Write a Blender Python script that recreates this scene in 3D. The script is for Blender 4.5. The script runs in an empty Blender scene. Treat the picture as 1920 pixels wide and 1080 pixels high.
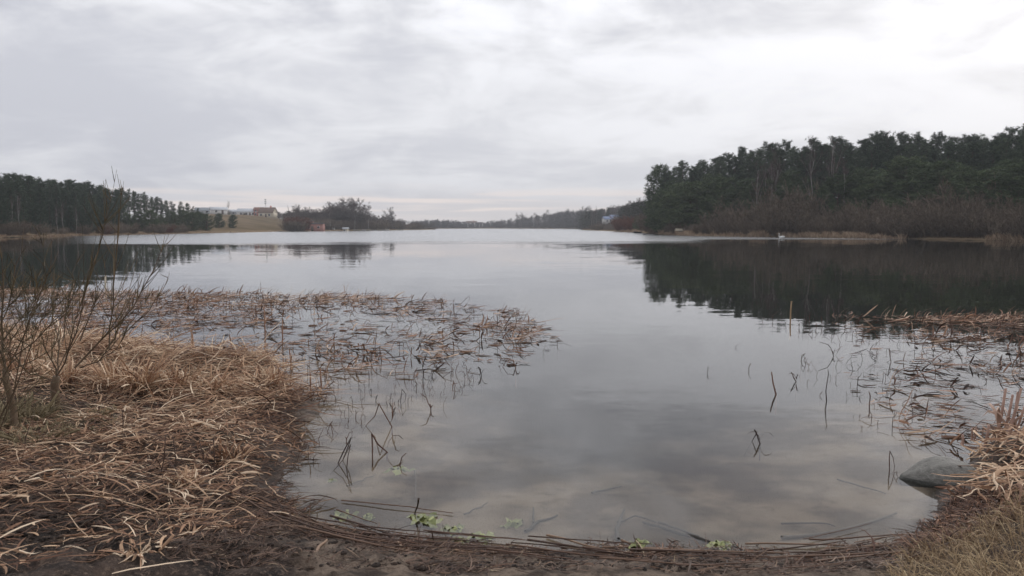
import bpy, math, random
import numpy as np
from mathutils import Vector, Matrix

rnd = random.Random(7)
rg = np.random.default_rng(11)
PI = math.pi
sc = bpy.context.scene
COL = sc.collection

# ------------------------------------------------------------------ camera, sky, sun, exposure
F = 1387.0            # focal length in photograph pixels (1920 wide)
CAMZ = 1.7
PITCH = math.atan((540 - 425.5) / F)
cd = bpy.data.cameras.new('camera'); cam = bpy.data.objects.new('camera', cd); COL.objects.link(cam)
cd.sensor_width = 36; cd.lens = 36 * F / 1920; cd.clip_start = 0.05; cd.clip_end = 9000
cd.dof.use_dof = True; cd.dof.focus_distance = 7.0; cd.dof.aperture_fstop = 4.0
cam.location = (0, 0, CAMZ); cam.rotation_euler = (PI / 2 - PITCH, 0, 0)
sc.camera = cam
sc.view_settings.view_transform = 'Standard'; sc.view_settings.look = 'None'
sc.view_settings.gamma = 1; sc.view_settings.use_curve_mapping = False
sc.view_settings.exposure = 0.0
sc.cycles.volume_bounces = 0
sc.cycles.max_bounces = 8
sc.cycles.transparent_max_bounces = 12
sc.cycles.use_denoising = True
sc.cycles.sample_clamp_indirect = 4

SUN_EL, SUN_AZ = math.radians(28), math.radians(40)    # azimuth clockwise from +Y (towards +X)


class NT:
    def __init__(s, nt):
        s.nt = nt
        for n in list(nt.nodes): nt.nodes.remove(n)
    def n(s, t, **kw):
        nd = s.nt.nodes.new(t)
        for k, v in kw.items():
            if k.startswith('i_'):
                key = k[2:]
                key = int(key) if key.isdigit() else key.replace('_', ' ')
                s.put(nd.inputs[key], v)
            else: setattr(nd, k, v)
        return nd
    def put(s, inp, v):
        if isinstance(v, bpy.types.NodeSocket): s.nt.links.new(v, inp)
        elif isinstance(v, bpy.types.Node): s.nt.links.new(v.outputs[0], inp)
        else: inp.default_value = v
    def math(s, op, a, b=0.0, c=None, clamp=False):
        nd = s.nt.nodes.new('ShaderNodeMath'); nd.operation = op; nd.use_clamp = clamp
        s.put(nd.inputs[0], a); s.put(nd.inputs[1], b)
        if c is not None: s.put(nd.inputs[2], c)
        return nd.outputs[0]
    def vmath(s, op, a, b=(0, 0, 0)):
        nd = s.nt.nodes.new('ShaderNodeVectorMath'); nd.operation = op
        s.put(nd.inputs[0], a)
        if op == 'SCALE': s.put(nd.inputs['Scale'], b)
        else: s.put(nd.inputs[1], b)
        return nd.outputs[1] if op in ('DOT_PRODUCT', 'LENGTH') else nd.outputs[0]
    def mix(s, f, a, b):
        nd = s.nt.nodes.new('ShaderNodeMix'); nd.data_type = 'RGBA'
        s.put(nd.inputs[0], f); s.put(nd.inputs[6], a); s.put(nd.inputs[7], b)
        return nd.outputs[2]
    def noise(s, v, scale, detail=4, rough=0.55, dist=0.0, out=0):
        nd = s.nt.nodes.new('ShaderNodeTexNoise')
        s.put(nd.inputs['Vector'], v); nd.inputs['Scale'].default_value = scale
        nd.inputs['Detail'].default_value = detail; nd.inputs['Roughness'].default_value = rough
        nd.inputs['Distortion'].default_value = dist
        return nd.outputs[out]
    def ss(s, x, a, b):
        nd = s.nt.nodes.new('ShaderNodeMapRange'); nd.interpolation_type = 'SMOOTHSTEP'
        s.put(nd.inputs[0], x); s.put(nd.inputs[1], a); s.put(nd.inputs[2], b)
        return nd.outputs[0]
    def comb(s, x, y, z=0.0):
        nd = s.nt.nodes.new('ShaderNodeCombineXYZ')
        s.put(nd.inputs[0], x); s.put(nd.inputs[1], y); s.put(nd.inputs[2], z)
        return nd.outputs[0]


def c4(c): return (c[0], c[1], c[2], 1.0)


world = bpy.data.worlds.new("World"); sc.world = world; world.use_nodes = True
t = NT(world.node_tree)
tc = t.n('ShaderNodeTexCoord').outputs['Generated']
sep = t.n('ShaderNodeSeparateXYZ', i_0=tc)
dx, dy, dz = sep.outputs
zz = t.math('MAXIMUM', dz, 0.0)
den = t.math('ADD', zz, 0.22)
pl = t.comb(t.math('DIVIDE', dx, den), t.math('DIVIDE', dy, den))
plA = t.vmath('ADD', t.vmath('MULTIPLY', pl, (0.8, 1.15, 1.0)), (2.6, 4.35, 0))
big = t.noise(plA, 1.05, 5, 0.52, 0.5)
med = t.noise(t.vmath('ADD', pl, (9.3, 1.2, 3.0)), 2.6, 6, 0.55, 0.7)
fin = t.noise(t.vmath('ADD', pl, (2.3, 7.2, 6.0)), 7.0, 6, 0.6, 0.3)
cl = t.math('ADD', t.math('ADD', t.math('MULTIPLY', big, 0.62), t.math('MULTIPLY', med, 0.38)), t.math('MULTIPLY', fin, 0.10))
clf = t.ss(cl, 0.44, 0.66)
# the sun sits behind the cloud at upper right: the deck is thinner and whiter towards it
gl = t.vmath('DOT_PRODUCT', t.vmath('NORMALIZE', tc), (math.sin(SUN_AZ) * math.cos(SUN_EL), math.cos(SUN_AZ) * math.cos(SUN_EL), math.sin(SUN_EL)))
glow = t.math('ADD', t.ss(gl, 0.35, 1.0), t.math('MULTIPLY', t.math('MULTIPLY', t.ss(gl, 0.925, 0.998), 2.3), t.math('ADD', 0.12, clf)))
el = t.ss(zz, 0.03, 0.34)
bright = t.math('ADD', t.math('MULTIPLY', t.math('SUBTRACT', clf, .45), t.math('ADD', 0.20, t.math('MULTIPLY', t.ss(zz, .16, .40), .60))), t.math('ADD', t.math('MULTIPLY', glow, 0.15), t.math('MULTIPLY', el, 0.06)))
fac = t.math('ADD', t.math('ADD', bright, t.math('MULTIPLY', t.ss(zz, .42, 1.0), .35)), 0.765)
tint = t.mix(t.ss(fac, 0.5, 0.95), c4((0.93, 0.952, 1.075)), c4((0.985, 0.992, 1.035)))
cloud = t.vmath('SCALE', tint, fac)
# low gap under the deck: thin warm streaks just above the horizon
band = t.math('MULTIPLY', t.ss(zz, 0.004, 0.022), t.math('SUBTRACT', 1.0, t.ss(zz, 0.028, 0.062)))
stv = t.comb(t.math('MULTIPLY', dx, 5.0), t.math('MULTIPLY', dz, 95.0), 2.2)
streak = t.math('MULTIPLY', t.ss(t.noise(stv, 1.0, 3, 0.5, 0.2), 0.44, 0.66), band)
base_low = t.mix(t.math('SUBTRACT', 1.0, t.ss(zz, 0.015, 0.06)), cloud, c4((0.82, 0.775, 0.77)))
col = t.mix(streak, base_low, c4((1.15, 1.01, 0.93)))
sky = t.n('ShaderNodeTexSky', sky_type='NISHITA', sun_disc=False, sun_elevation=SUN_EL, sun_rotation=SUN_AZ, air_density=1.0, dust_density=3.0)
bgS = t.n('ShaderNodeBackground', i_0=sky, i_1=0.06)
bgC = t.n('ShaderNodeBackground', i_0=col, i_1=1.0)
mixb = t.n('ShaderNodeMixShader', i_0=0.94, i_1=bgS, i_2=bgC)
out = t.n('ShaderNodeOutputWorld', i_0=mixb)
world.cycles.sampling_method = 'MANUAL'; world.cycles.sample_map_resolution = 512

sl = bpy.data.lights.new('sun', 'SUN'); sl.energy = 0.95; sl.angle = math.radians(22); sl.color = (1.0, 0.96, 0.91)
so = bpy.data.objects.new('sun', sl); COL.objects.link(so)
sd = Vector((math.sin(SUN_AZ) * math.cos(SUN_EL), math.cos(SUN_AZ) * math.cos(SUN_EL), math.sin(SUN_EL)))
so.rotation_euler = sd.to_track_quat('Z', 'Y').to_euler()

# ------------------------------------------------------------------ helpers
CP, SP = math.cos(PITCH), math.sin(PITCH)
def ray(px, py):
    x = (px - 960) / F; y = (540 - py) / F
    return np.array([x, CP + y * SP, -SP + y * CP])
def at(px, py, z=0.0):
    d = ray(px, py); k = (z - CAMZ) / d[2]
    return np.array([d[0] * k, d[1] * k, z])
def atd(px, py, Y):
    d = ray(px, py); k = Y / d[1]
    return np.array([d[0] * k, Y, CAMZ + d[2] * k])


def _h(ix, iy, seed):
    n = (ix * 374761393 + iy * 668265263 + seed * 974634777) & 0xffffffff
    n = ((n ^ (n >> 13)) * 1274126177) & 0xffffffff
    return ((n ^ (n >> 16)) & 0xffff) / 65535.0
def vnoise(x, y, seed=0):
    x = np.asarray(x, float); y = np.asarray(y, float)
    ix = np.floor(x).astype(np.int64); iy = np.floor(y).astype(np.int64)
    fx = x - ix; fy = y - iy
    fx = fx * fx * (3 - 2 * fx); fy = fy * fy * (3 - 2 * fy)
    a = _h(ix, iy, seed); b = _h(ix + 1, iy, seed); c = _h(ix, iy + 1, seed); d = _h(ix + 1, iy + 1, seed)
    return a + (b - a) * fx + (c - a) * fy + (a - b - c + d) * fx * fy
def fbm(x, y, seed=0, o=4):
    s = 0; a = 0.5; w = 0
    for i in range(o):
        s = s + a * vnoise(x * 2 ** i, y * 2 ** i, seed + i * 17); w += a; a *= 0.5
    return s / w
def sstep(x, a, b):
    q = np.clip((x - a) / (b - a), 0, 1); return q * q * (3 - 2 * q)


class MB:
    def __init__(s): s.v = []; s.q = []; s.t = []; s.tone = []; s.n = 0
    def verts(s, V, tone):
        V = np.asarray(V, float).reshape(-1, 3); s.v.append(V)
        s.tone.append(np.broadcast_to(np.asarray(tone, float), (len(V),)).copy()); i = s.n; s.n += len(V); return i
    def strips(s, V, wrap, tone):
        N, K, M, _ = V.shape
        tn = np.broadcast_to(np.asarray(tone, float).reshape(-1, 1, 1), (N, K, M)).reshape(-1)
        i0 = s.verts(V.reshape(-1, 3), tn)
        idx = np.arange(N * K * M).reshape(N, K, M) + i0
        if wrap: nx = np.roll(idx, -1, axis=2); a = idx
        else: nx = idx[:, :, 1:]; a = idx[:, :, :-1]
        Q = np.stack([a[:, :-1], nx[:, :-1], nx[:, 1:], a[:, 1:]], -1).reshape(-1, 4)
        s.q.append(Q)
        return idx
    def tubes(s, P, R, sides=5, tone=0.5, cap=True):
        P = np.asarray(P, float)
        if P.ndim == 2: P = P[None]
        N, K, _ = P.shape
        R = np.broadcast_to(np.asarray(R, float), (N, K))
        T = np.gradient(P, axis=1); T /= np.linalg.norm(T, axis=2, keepdims=True) + 1e-9
        T0 = P[:, -1] - P[:, 0]
        ref = np.where(np.abs(T0[:, 2:3]) > 0.8 * np.linalg.norm(T0, axis=1, keepdims=True), np.array([[1., 0.13, 0]]), np.array([[0, 0.11, 1.]]))[:, None, :]
        A = np.cross(T, ref); A /= np.linalg.norm(A, axis=2, keepdims=True) + 1e-9
        B = np.cross(T, A)
        an = np.arange(sides) * 2 * PI / sides
        V = P[:, :, None] + R[:, :, None, None] * (A[:, :, None] * np.cos(an)[None, None, :, None] + B[:, :, None] * np.sin(an)[None, None, :, None])
        idx = s.strips(V, True, tone)
        if cap and sides >= 3:
            for e in (0, K - 1):
                r = idx[:, e]
                for j in range(1, sides - 1):
                    s.t.append(np.stack([r[:, 0], r[:, j], r[:, j + 1]], -1))
    def ribbons(s, P, S, W, tone, crease=0.0, U=None):
        # P (N,K,3) spine, S (N,K,3) side, W (N,K) half width
        if crease:
            V = np.stack([P - S * W[..., None], P + U * (W * crease)[..., None], P + S * W[..., None]], 2)
        else:
            V = np.stack([P - S * W[..., None], P + S * W[..., None]], 2)
        return s.strips(V, False, tone)
    def box(s, lo, hi, tone=0.5, M=None):
        x0, y0, z0 = lo; x1, y1, z1 = hi
        V = np.array([[x0, y0, z0], [x1, y0, z0], [x1, y1, z0], [x0, y1, z0], [x0, y0, z1], [x1, y0, z1], [x1, y1, z1], [x0, y1, z1]], float)
        if M is not None: V = V @ np.array(M.to_3x3()).T + np.array(M.translation)
        i = s.verts(V, tone)
        s.q.append(np.array([[0, 3, 2, 1], [4, 5, 6, 7], [0, 1, 5, 4], [1, 2, 6, 5], [2, 3, 7, 6], [3, 0, 4, 7]]) + i)
    def blob(s, c, r, tone=0.5, nu=16, nv=10, fn=None):
        th = np.linspace(0, PI, nv)[:, None]; ph = (np.arange(nu) * 2 * PI / nu)[None]
        D = np.stack([np.sin(th) * np.cos(ph), np.sin(th) * np.sin(ph), np.cos(th) * np.ones_like(ph)], -1)
        V = D * np.array(r)
        if fn is not None: V = fn(D, V)
        s.strips((V + np.array(c))[None], True, tone)
    def build(s, name, mat, parent=None, smooth=True, loc=None):
        me = bpy.data.meshes.new(name)
        V = np.concatenate(s.v); tone = np.concatenate(s.tone)
        q = np.concatenate(s.q) if s.q else np.zeros((0, 4), int)
        tr = np.concatenate(s.t) if s.t else np.zeros((0, 3), int)
        me.vertices.add(len(V)); me.vertices.foreach_set('co', V.astype(np.float32).ravel())
        nl = q.size + tr.size
        me.loops.add(nl); me.loops.foreach_set('vertex_index', np.concatenate([q.ravel(), tr.ravel()]).astype(np.int32))
        me.polygons.add(len(q) + len(tr))
        st = np.concatenate([np.arange(len(q)) * 4, q.size + np.arange(len(tr)) * 3]).astype(np.int32)
        me.polygons.foreach_set('loop_start', st)
        if smooth: me.polygons.foreach_set('use_smooth', np.ones(len(q) + len(tr), bool))
        me.update(calc_edges=True); me.validate()
        a = me.attributes.new('tone', 'FLOAT', 'POINT')
        if len(a.data) == len(tone): a.data.foreach_set('value', tone.astype(np.float32))
        me.materials.append(mat)
        return link(name, me, parent, loc)


def link(name, me, parent=None, loc=None):
    o = bpy.data.objects.new(name, me); COL.objects.link(o)
    if parent is not None: o.parent = parent
    if loc is not None: o.location = loc
    return o
def tag(o, label=None, cat=None, group=None, kind=None):
    if label: o['label'] = label
    if cat: o['category'] = cat
    if group: o['group'] = group
    if kind: o['kind'] = kind
    return o
def empty(name, loc, rz=0.0):
    o = bpy.data.objects.new(name, None); COL.objects.link(o); o.location = loc; o.rotation_euler = (0, 0, rz)
    o.empty_display_size = 0.1
    return o
def copy_tree(root, loc, rz, s=1.0, label=None, group=None, tilt=(0, 0)):
    r = root.copy(); COL.objects.link(r); r.location = loc; r.rotation_euler = (tilt[0], tilt[1], rz)
    r.scale = (s, s, s) if np.isscalar(s) else s
    if label: r['label'] = label
    if group: r['group'] = group
    for ch in KIDS.get(root.name, []):
        c = ch.copy(); COL.objects.link(c); c.parent = r
    return r
KIDS = {}
class Pool:
    """prototypes of one kind; the first use moves the prototype itself, later uses copy it"""
    def __init__(s, protos): s.p = protos; s.used = [False] * len(protos)
    def put(s, i, loc, rz, sc_, label, group=None, tilt=(0, 0)):
        p = s.p[i]
        if not s.used[i]:
            s.used[i] = True
            p.location = loc; p.rotation_euler = (tilt[0], tilt[1], rz); p.scale = (sc_,) * 3 if np.isscalar(sc_) else sc_
            p['label'] = label
            if group: p['group'] = group
            return p
        o = copy_tree(p, loc, rz, sc_, label, group, tilt)
        if not group and 'group' in o: del o['group']
        return o
    def finish(s):
        for i, p in enumerate(s.p):
            if not s.used[i]:
                for c in KIDS.get(p.name, []): bpy.data.objects.remove(c)
                bpy.data.objects.remove(p)


def mat(name, ramp=None, color=None, rough=0.8, noise=None, bump=None, rand=0.0, spec=0.3, translucent=0.0):
    """ramp: list of (pos, colour) read by the per-piece 'tone' attribute; noise=(scale, amount)"""
    m = bpy.data.materials.new(name); m.use_nodes = True
    t = NT(m.node_tree)
    if ramp:
        a = t.n('ShaderNodeAttribute', attribute_name='tone').outputs['Fac']
        if rand:
            oi = t.n('ShaderNodeObjectInfo').outputs['Random']
            a = t.math('ADD', a, t.math('MULTIPLY', t.math('SUBTRACT', oi, 0.5), rand))
        r = t.n('ShaderNodeValToRGB', i_0=a)
        e = r.color_ramp.elements
        e[0].position = ramp[0][0]; e[0].color = c4(ramp[0][1]); e[1].position = ramp[-1][0]; e[1].color = c4(ramp[-1][1])
        for p_, c_ in ramp[1:-1]:
            x = e.new(p_); x.color = c4(c_)
        colr = r.outputs[0]
    else:
        rgb = t.n('ShaderNodeRGB'); rgb.outputs[0].default_value = c4(color); colr = rgb.outputs[0]
    obc = t.n('ShaderNodeTexCoord').outputs['Object']
    if noise:
        f = t.noise(obc, noise[0], 5, 0.6)
        k = t.math('ADD', 1.0 - noise[1], t.math('MULTIPLY', f, 2 * noise[1]))
        colr = t.vmath('SCALE', colr, k)
    p = t.n('ShaderNodeBsdfPrincipled', i_Base_Color=colr, i_Roughness=rough)
    p.inputs['Specular IOR Level'].default_value = spec
    if bump:
        b = t.n('ShaderNodeBump', i_Height=t.noise(obc, bump[0], 5, 0.65)); b.inputs['Strength'].default_value = bump[1]; b.inputs['Distance'].default_value = bump[2]
        t.put(p.inputs['Normal'], b)
    sh = p
    if translucent:
        tr = t.n('ShaderNodeBsdfTranslucent', i_Color=colr)
        sh = t.n('ShaderNodeMixShader', i_0=translucent, i_1=p, i_2=tr)
    t.n('ShaderNodeOutputMaterial', i_0=sh)
    return m

STRAW = [(0.0, (0.06, 0.036, 0.027)), (0.25, (0.145, 0.074, 0.046)), (0.5, (0.36, 0.212, 0.130)), (0.75, (0.56, 0.385, 0.25)), (1.0, (0.74, 0.59, 0.43))]
DARKREED = [(0.0, (0.022, 0.014, 0.012)), (0.4, (0.10, 0.052, 0.036)), (0.7, (0.28, 0.150, 0.092)), (1.0, (0.52, 0.37, 0.26))]
M_straw = mat('straw', STRAW, rough=0.75, noise=(30, 0.25), translucent=0.12)
M_reed = mat('dead_reed', DARKREED, rough=0.7, noise=(25, 0.25))
M_drift = mat('drift_stalk', [(0, (0.03, 0.018, 0.014)), (0.5, (0.115, 0.066, 0.045)), (0.85, (0.27, 0.18, 0.12)), (1, (0.42, 0.33, 0.21))], rough=0.6, noise=(40, 0.3))
M_pink = mat('cattail_stalk', [(0, (0.12, 0.07, 0.055)), (0.5, (0.34, 0.215, 0.165)), (1, (0.55, 0.40, 0.30))], rough=0.6, noise=(20, 0.25))
M_grass = mat('dry_grass', [(0, (0.08, 0.050, 0.030)), (0.4, (0.22, 0.148, 0.085)), (0.75, (0.40, 0.29, 0.17)), (1, (0.52, 0.41, 0.24))], rough=0.75, translucent=0.15)
M_olive = mat('olive_grass', [(0, (0.05, 0.042, 0.024)), (0.5, (0.16, 0.125, 0.07)), (1, (0.36, 0.29, 0.18))], rough=0.8, translucent=0.1)
M_bark = mat('sapling_bark', [(0, (0.05, 0.032, 0.022)), (0.5, (0.10, 0.066, 0.040)), (1, (0.19, 0.13, 0.085))], rough=0.75, noise=(14, 0.3), bump=(60, 0.5, 0.004))
M_twig = mat('olive_twig', [(0, (0.040, 0.032, 0.018)), (0.5, (0.085, 0.066, 0.032)), (1, (0.16, 0.11, 0.055))], rough=0.7)
M_needle = mat('pine_needles', [(0, (0.020, 0.032, 0.023)), (0.5, (0.050, 0.072, 0.047)), (1, (0.105, 0.135, 0.080))], rough=0.75, rand=0.35, spec=0.1)
M_needle2 = mat('young_pine_needles', [(0, (0.030, 0.046, 0.026)), (0.5, (0.070, 0.098, 0.048)), (1, (0.125, 0.155, 0.074))], rough=0.75, rand=0.3, spec=0.1)
M_ptrunk = mat('pine_bark', [(0, (0.05, 0.035, 0.028)), (1, (0.13, 0.085, 0.06))], rough=0.9, noise=(2, 0.3))
M_btrunk = mat('birch_bark', [(0, (0.10, 0.09, 0.085)), (0.6, (0.30, 0.28, 0.26)), (1, (0.5, 0.47, 0.44))], rough=0.8, noise=(1.5, 0.45))
M_dtrunk = mat('bare_branches', [(0, (0.060, 0.050, 0.045)), (0.5, (0.115, 0.095, 0.086)), (1, (0.21, 0.18, 0.165))], rough=0.9, rand=0.3, spec=0.1)
M_btwig = mat('birch_twigs', [(0, (0.055, 0.036, 0.036)), (1, (0.12, 0.085, 0.080))], rough=0.9, rand=0.3, spec=0.1)
M_shrub = mat('shrub_twigs', [(0, (0.060, 0.048, 0.036)), (0.5, (0.140, 0.110, 0.082)), (1, (0.25, 0.20, 0.155))], rough=0.9, rand=0.5, spec=0.1)
M_redshrub = mat('red_shrub_twigs', [(0, (0.07, 0.030, 0.022)), (0.5, (0.13, 0.055, 0.038)), (1, (0.20, 0.095, 0.06))], rough=0.9, rand=0.3, spec=0.1)
M_stone = mat('wet_boulder', [(0, (0.030, 0.031, 0.028)), (.45, (0.04, 0.04, 0.035)), (.55, (0.115, 0.110, 0.099)), (1, (0.155, 0.148, 0.133))], rough=0.6, noise=(30, 0.85), bump=(70, 1.0, 0.010), spec=0.3)

# ------------------------------------------------------------------ terrain
def azp(px): d = ray(px, 428); return math.atan2(d[0], d[1])
def rsy(py): return CAMZ * F / (py - 425.5)
# px, shoreline distance, ground height 12 / 60 / 220 / 900 m behind the shoreline
TAB = [(-700, 90, .9, 2.2, 4, 6), (0, rsy(446), .9, 1.7, 3, 6), (100, rsy(443), .9, 1.7, 3, 6), (200, rsy(441), .8, 1.6, 4, 6),
       (300, rsy(439), .8, 1.6, 6.0, 8), (350, rsy(438), .8, 1.8, 8.2, 9), (450, rsy(436), .7, 2.4, 8.8, 9.5), (520, rsy(434.4), .7, 2.0, 7.2, 9), (560, rsy(434), .6, 1.5, 4, 8),
       (640, rsy(433), .6, 1.1, 2, 6), (700, rsy(432.3), .6, 1.0, 1.5, 5), (815, rsy(430.6), .4, .7, 1.2, 4), (822, 700, .5, 1.0, 3, 6), (900, 790, .7, 2.4, 4.0, 6), (960, 760, .6, 1.5, 4, 7),
       (1050, 690, .6, 2.5, 8, 14), (1086, 640, .6, 2.5, 10, 18), (1092, rsy(431.4), .5, 1.0, 6.5, 20), (1150, rsy(434), .6, 1.3, 8.0, 20), (1200, rsy(437), .7, 1.6, 9, 20),
       (1250, rsy(440.5), .6, 2.4, 9, 20), (1290, rsy(442), .6, 2.8, 9, 18), (1420, rsy(444), .6, 3.6, 10, 14), (1560, rsy(446), .6, 4.2, 10, 14),
       (1700, rsy(448), .6, 4.2, 9, 12), (1920, rsy(452), .6, 4.0, 8, 10), (2600, 62, .6, 3.5, 7, 9)]
TH = np.array([azp(a[0]) for a in TAB]); TT = np.array([a[1:] for a in TAB], float)
TT[1:-1, 0] /= np.cos(TH[1:-1])
TH = np.concatenate([[-PI, -1.9], TH, [1.9, PI]]); TT = np.concatenate([[TT[0], TT[0]], TT, [TT[-1], TT[-1]]])
TT[0, 0] = TT[1, 0] = 60; TT[-1, 0] = TT[-2, 0] = 50
KO = np.array([-400, -60, -8, 0, 3, 12, 60, 220, 900, 5000.])
def far_h(x, y):
    r = np.hypot(x, y); th = np.arctan2(x, y)
    th = th + (fbm(r * 0.02, th * 40, 5) - 0.5) * 0.004
    g = [np.interp(th, TH, TT[:, k]) for k in range(5)]
    rs = g[0] * (1 + 0.03 * (fbm(th * 60, th * 0 + 3.3, 9) - 0.5) * sstep(r, 20, 60))
    H = [-3.5 + 0 * rs, -2.5 + 0 * rs, -0.6 + 0 * rs, 0 * rs, 0.30 + 0 * rs, g[1], g[2], g[3], g[4], g[4] + 12]
    off = r - rs
    h = H[0].copy() if hasattr(H[0], 'copy') else H[0]
    for k in range(len(KO) - 1):
        u = np.clip((off - KO[k]) / (KO[k + 1] - KO[k]), 0, 1)
        h = h + (H[k + 1] - H[k]) * (u * u * (3 - 2 * u) if k > 4 else u)
    return h + np.where(off > 0, (fbm(x * .07, y * .07, 3) - .5) * np.clip(off * .05, 0, 1.2), 0)

SHORE = [(-500, 612), (-150, 622), (60, 640), (200, 664), (330, 690), (440, 694), (530, 697), (552, 735), (600, 782), (545, 812), (560, 866), (520, 905), (505, 940), (560, 975),
         (660, 1001), (900, 1028), (1150, 1042), (1400, 1046), (1620, 1036), (1740, 1008), (1785, 968), (1800, 925), (1835, 905), (1812, 868), (1860, 838), (1950, 806), (2150, 772), (2500, 740)]
NP_ = [tuple(at(a, b)[:2]) for a, b in SHORE]
POLY = np.array([(-150, 30), (-40, 13.5)] + NP_ + [(25, 9), (60, 14), (150, 30), (150, -300), (-150, -300)])
def near_sd(x, y):
    x = np.asarray(x, float); y = np.asarray(y, float)
    x, y = x + (fbm(x * 2.2, y * 2.2, 21) - .5) * .28 + (fbm(x * 9, y * 9, 23) - .5) * .12, y + (fbm(x * 2.2, y * 2.2, 31) - .5) * .28 + (fbm(x * 9, y * 9, 33) - .5) * .12
    best = np.full(x.shape, 1e9); ins = np.zeros(x.shape, bool)
    n = len(POLY)
    for i in range(n):
        ax, ay = POLY[i]; bx, by = POLY[(i + 1) % n]
        ex, ey = bx - ax, by - ay
        u = np.clip(((x - ax) * ex + (y - ay) * ey) / (ex * ex + ey * ey), 0, 1)
        best = np.minimum(best, (x - ax - u * ex) ** 2 + (y - ay - u * ey) ** 2)
        c = (ay > y) != (by > y)
        ins ^= c & (x < ex * (y - ay) / (ey if ey else 1e-9) + ax)
    return np.where(ins, 1, -1) * np.sqrt(best)
MOUNDS = [(at(250, 712), .75, .12), (at(400, 716), .6, .08), (at(505, 712), .42, .11), (at(120, 700), .9, .08), (at(20, 720), .9, .08),
          (at(110, 990), .5, .07), (at(1895, 862), .35, .10), (at(60, 800), .6, .06), (at(330, 860), .5, .05)]
HOLLOWS = [(at(285, 758), .30, .22), (at(232, 762), .24, .14), (at(560, 905), .3, .05)]
def near_h(x, y):
    s = near_sd(x, y)
    land = .015 + .16 * (1 - np.exp(-np.clip(s, 0, None) / .7)) + .035 * np.clip(s, 0, 30)
    for c, r, h in MOUNDS: land = land + h * np.exp(-((x - c[0]) ** 2 + (y - c[1]) ** 2) / r ** 2) * sstep(s, 0, .25)
    for c, r, h in HOLLOWS: land = land - h * np.exp(-((x - c[0]) ** 2 + (y - c[1]) ** 2) / r ** 2)
    clod = (fbm(x * 3, y * 3, 41) - .5) * .10 + (fbm(x * 9, y * 9, 51) - .5) * .085 + (fbm(x * 30, y * 30, 57, 2) - .5) * .022
    land = land + clod * sstep(s, 0.02, .6) * (.55 + .45 * sstep(-x, .2, 1.2))
    w = -s
    bed = -(.095 * np.clip(w, 0, 4) + .16 * np.clip(w - 4, 0, 8) + .03 * np.clip(w - 12, 0, 60)) + (fbm(x * 2, y * 2, 61) - .5) * .03 * sstep(w, 0, .6) - .005
    return np.where(s > 0, np.maximum(land, .006), bed), s
def ground_z(x, y):
    x = np.asarray(x, float); y = np.asarray(y, float)
    hn, s = near_h(x, y)
    return np.maximum(hn, far_h(x, y))

def build_ground():
    dense = np.arange(-44, 44.01, .15)
    ang = np.radians(np.concatenate([np.arange(-180, -44, 2.5), dense, np.arange(45.5, 180, 2.5)]))
    rr = [0.0, .6, 1.1, 1.6, 2.1]
    r = 2.4
    while r < 12: rr.append(r); r *= 1.0088
    while r < 40: rr.append(r); r *= 1.03
    while r < 90: rr.append(r); r *= 1.05
    while r < 900: rr.append(r); r *= 1.018
    while r < 1690: rr.append(r); r *= 1.05
    rr = np.array(rr)
    A, R = np.meshgrid(ang, rr, indexing='ij')
    X = R * np.sin(A); Y = R * np.cos(A)
    hn, s = near_h(X, Y); hf = far_h(X, Y); Z = np.maximum(hn, hf)
    m = MB()
    V = np.stack([X, Y, Z], -1)
    N, K = X.shape
    i0 = m.verts(V.reshape(-1, 3), 0.0)
    idx = np.arange(N * K).reshape(N, K); nx = np.roll(idx, -1, axis=0)
    m.q.append(np.stack([idx[:, :-1], idx[:, 1:], nx[:, 1:], nx[:, :-1]], -1).reshape(-1, 4)[:, ::-1])
    # zones
    u = X / np.maximum(Y, .01)
    PX = 960 + u * F * .99
    left = sstep(-X, .0, 1.0)
    sand = sstep(PX, 480, 620) * (1 - sstep(PX, 1620, 1800)) * (Y > 0) * (Y < 60)
    sand = np.clip(sand + (fbm(X * 4, Y * 4, 71) - .5) * .9 * sstep(sand, 0.02, .3), 0, 1)
    deep = sstep(-hn + (fbm(X * 1.1, Y * 1.1, 151) - .5) * .10, .07, .25)
    g = m.build('ground', ground_mat())
    me = g.data
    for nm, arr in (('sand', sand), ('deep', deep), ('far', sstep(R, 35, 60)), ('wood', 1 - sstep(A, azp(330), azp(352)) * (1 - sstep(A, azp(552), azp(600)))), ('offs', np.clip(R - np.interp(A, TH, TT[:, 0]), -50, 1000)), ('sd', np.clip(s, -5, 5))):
        a = me.attributes.new(nm, 'FLOAT', 'POINT'); a.data.foreach_set('value', arr.ravel().astype(np.float32))
    return tag(g, kind='structure')

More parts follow.
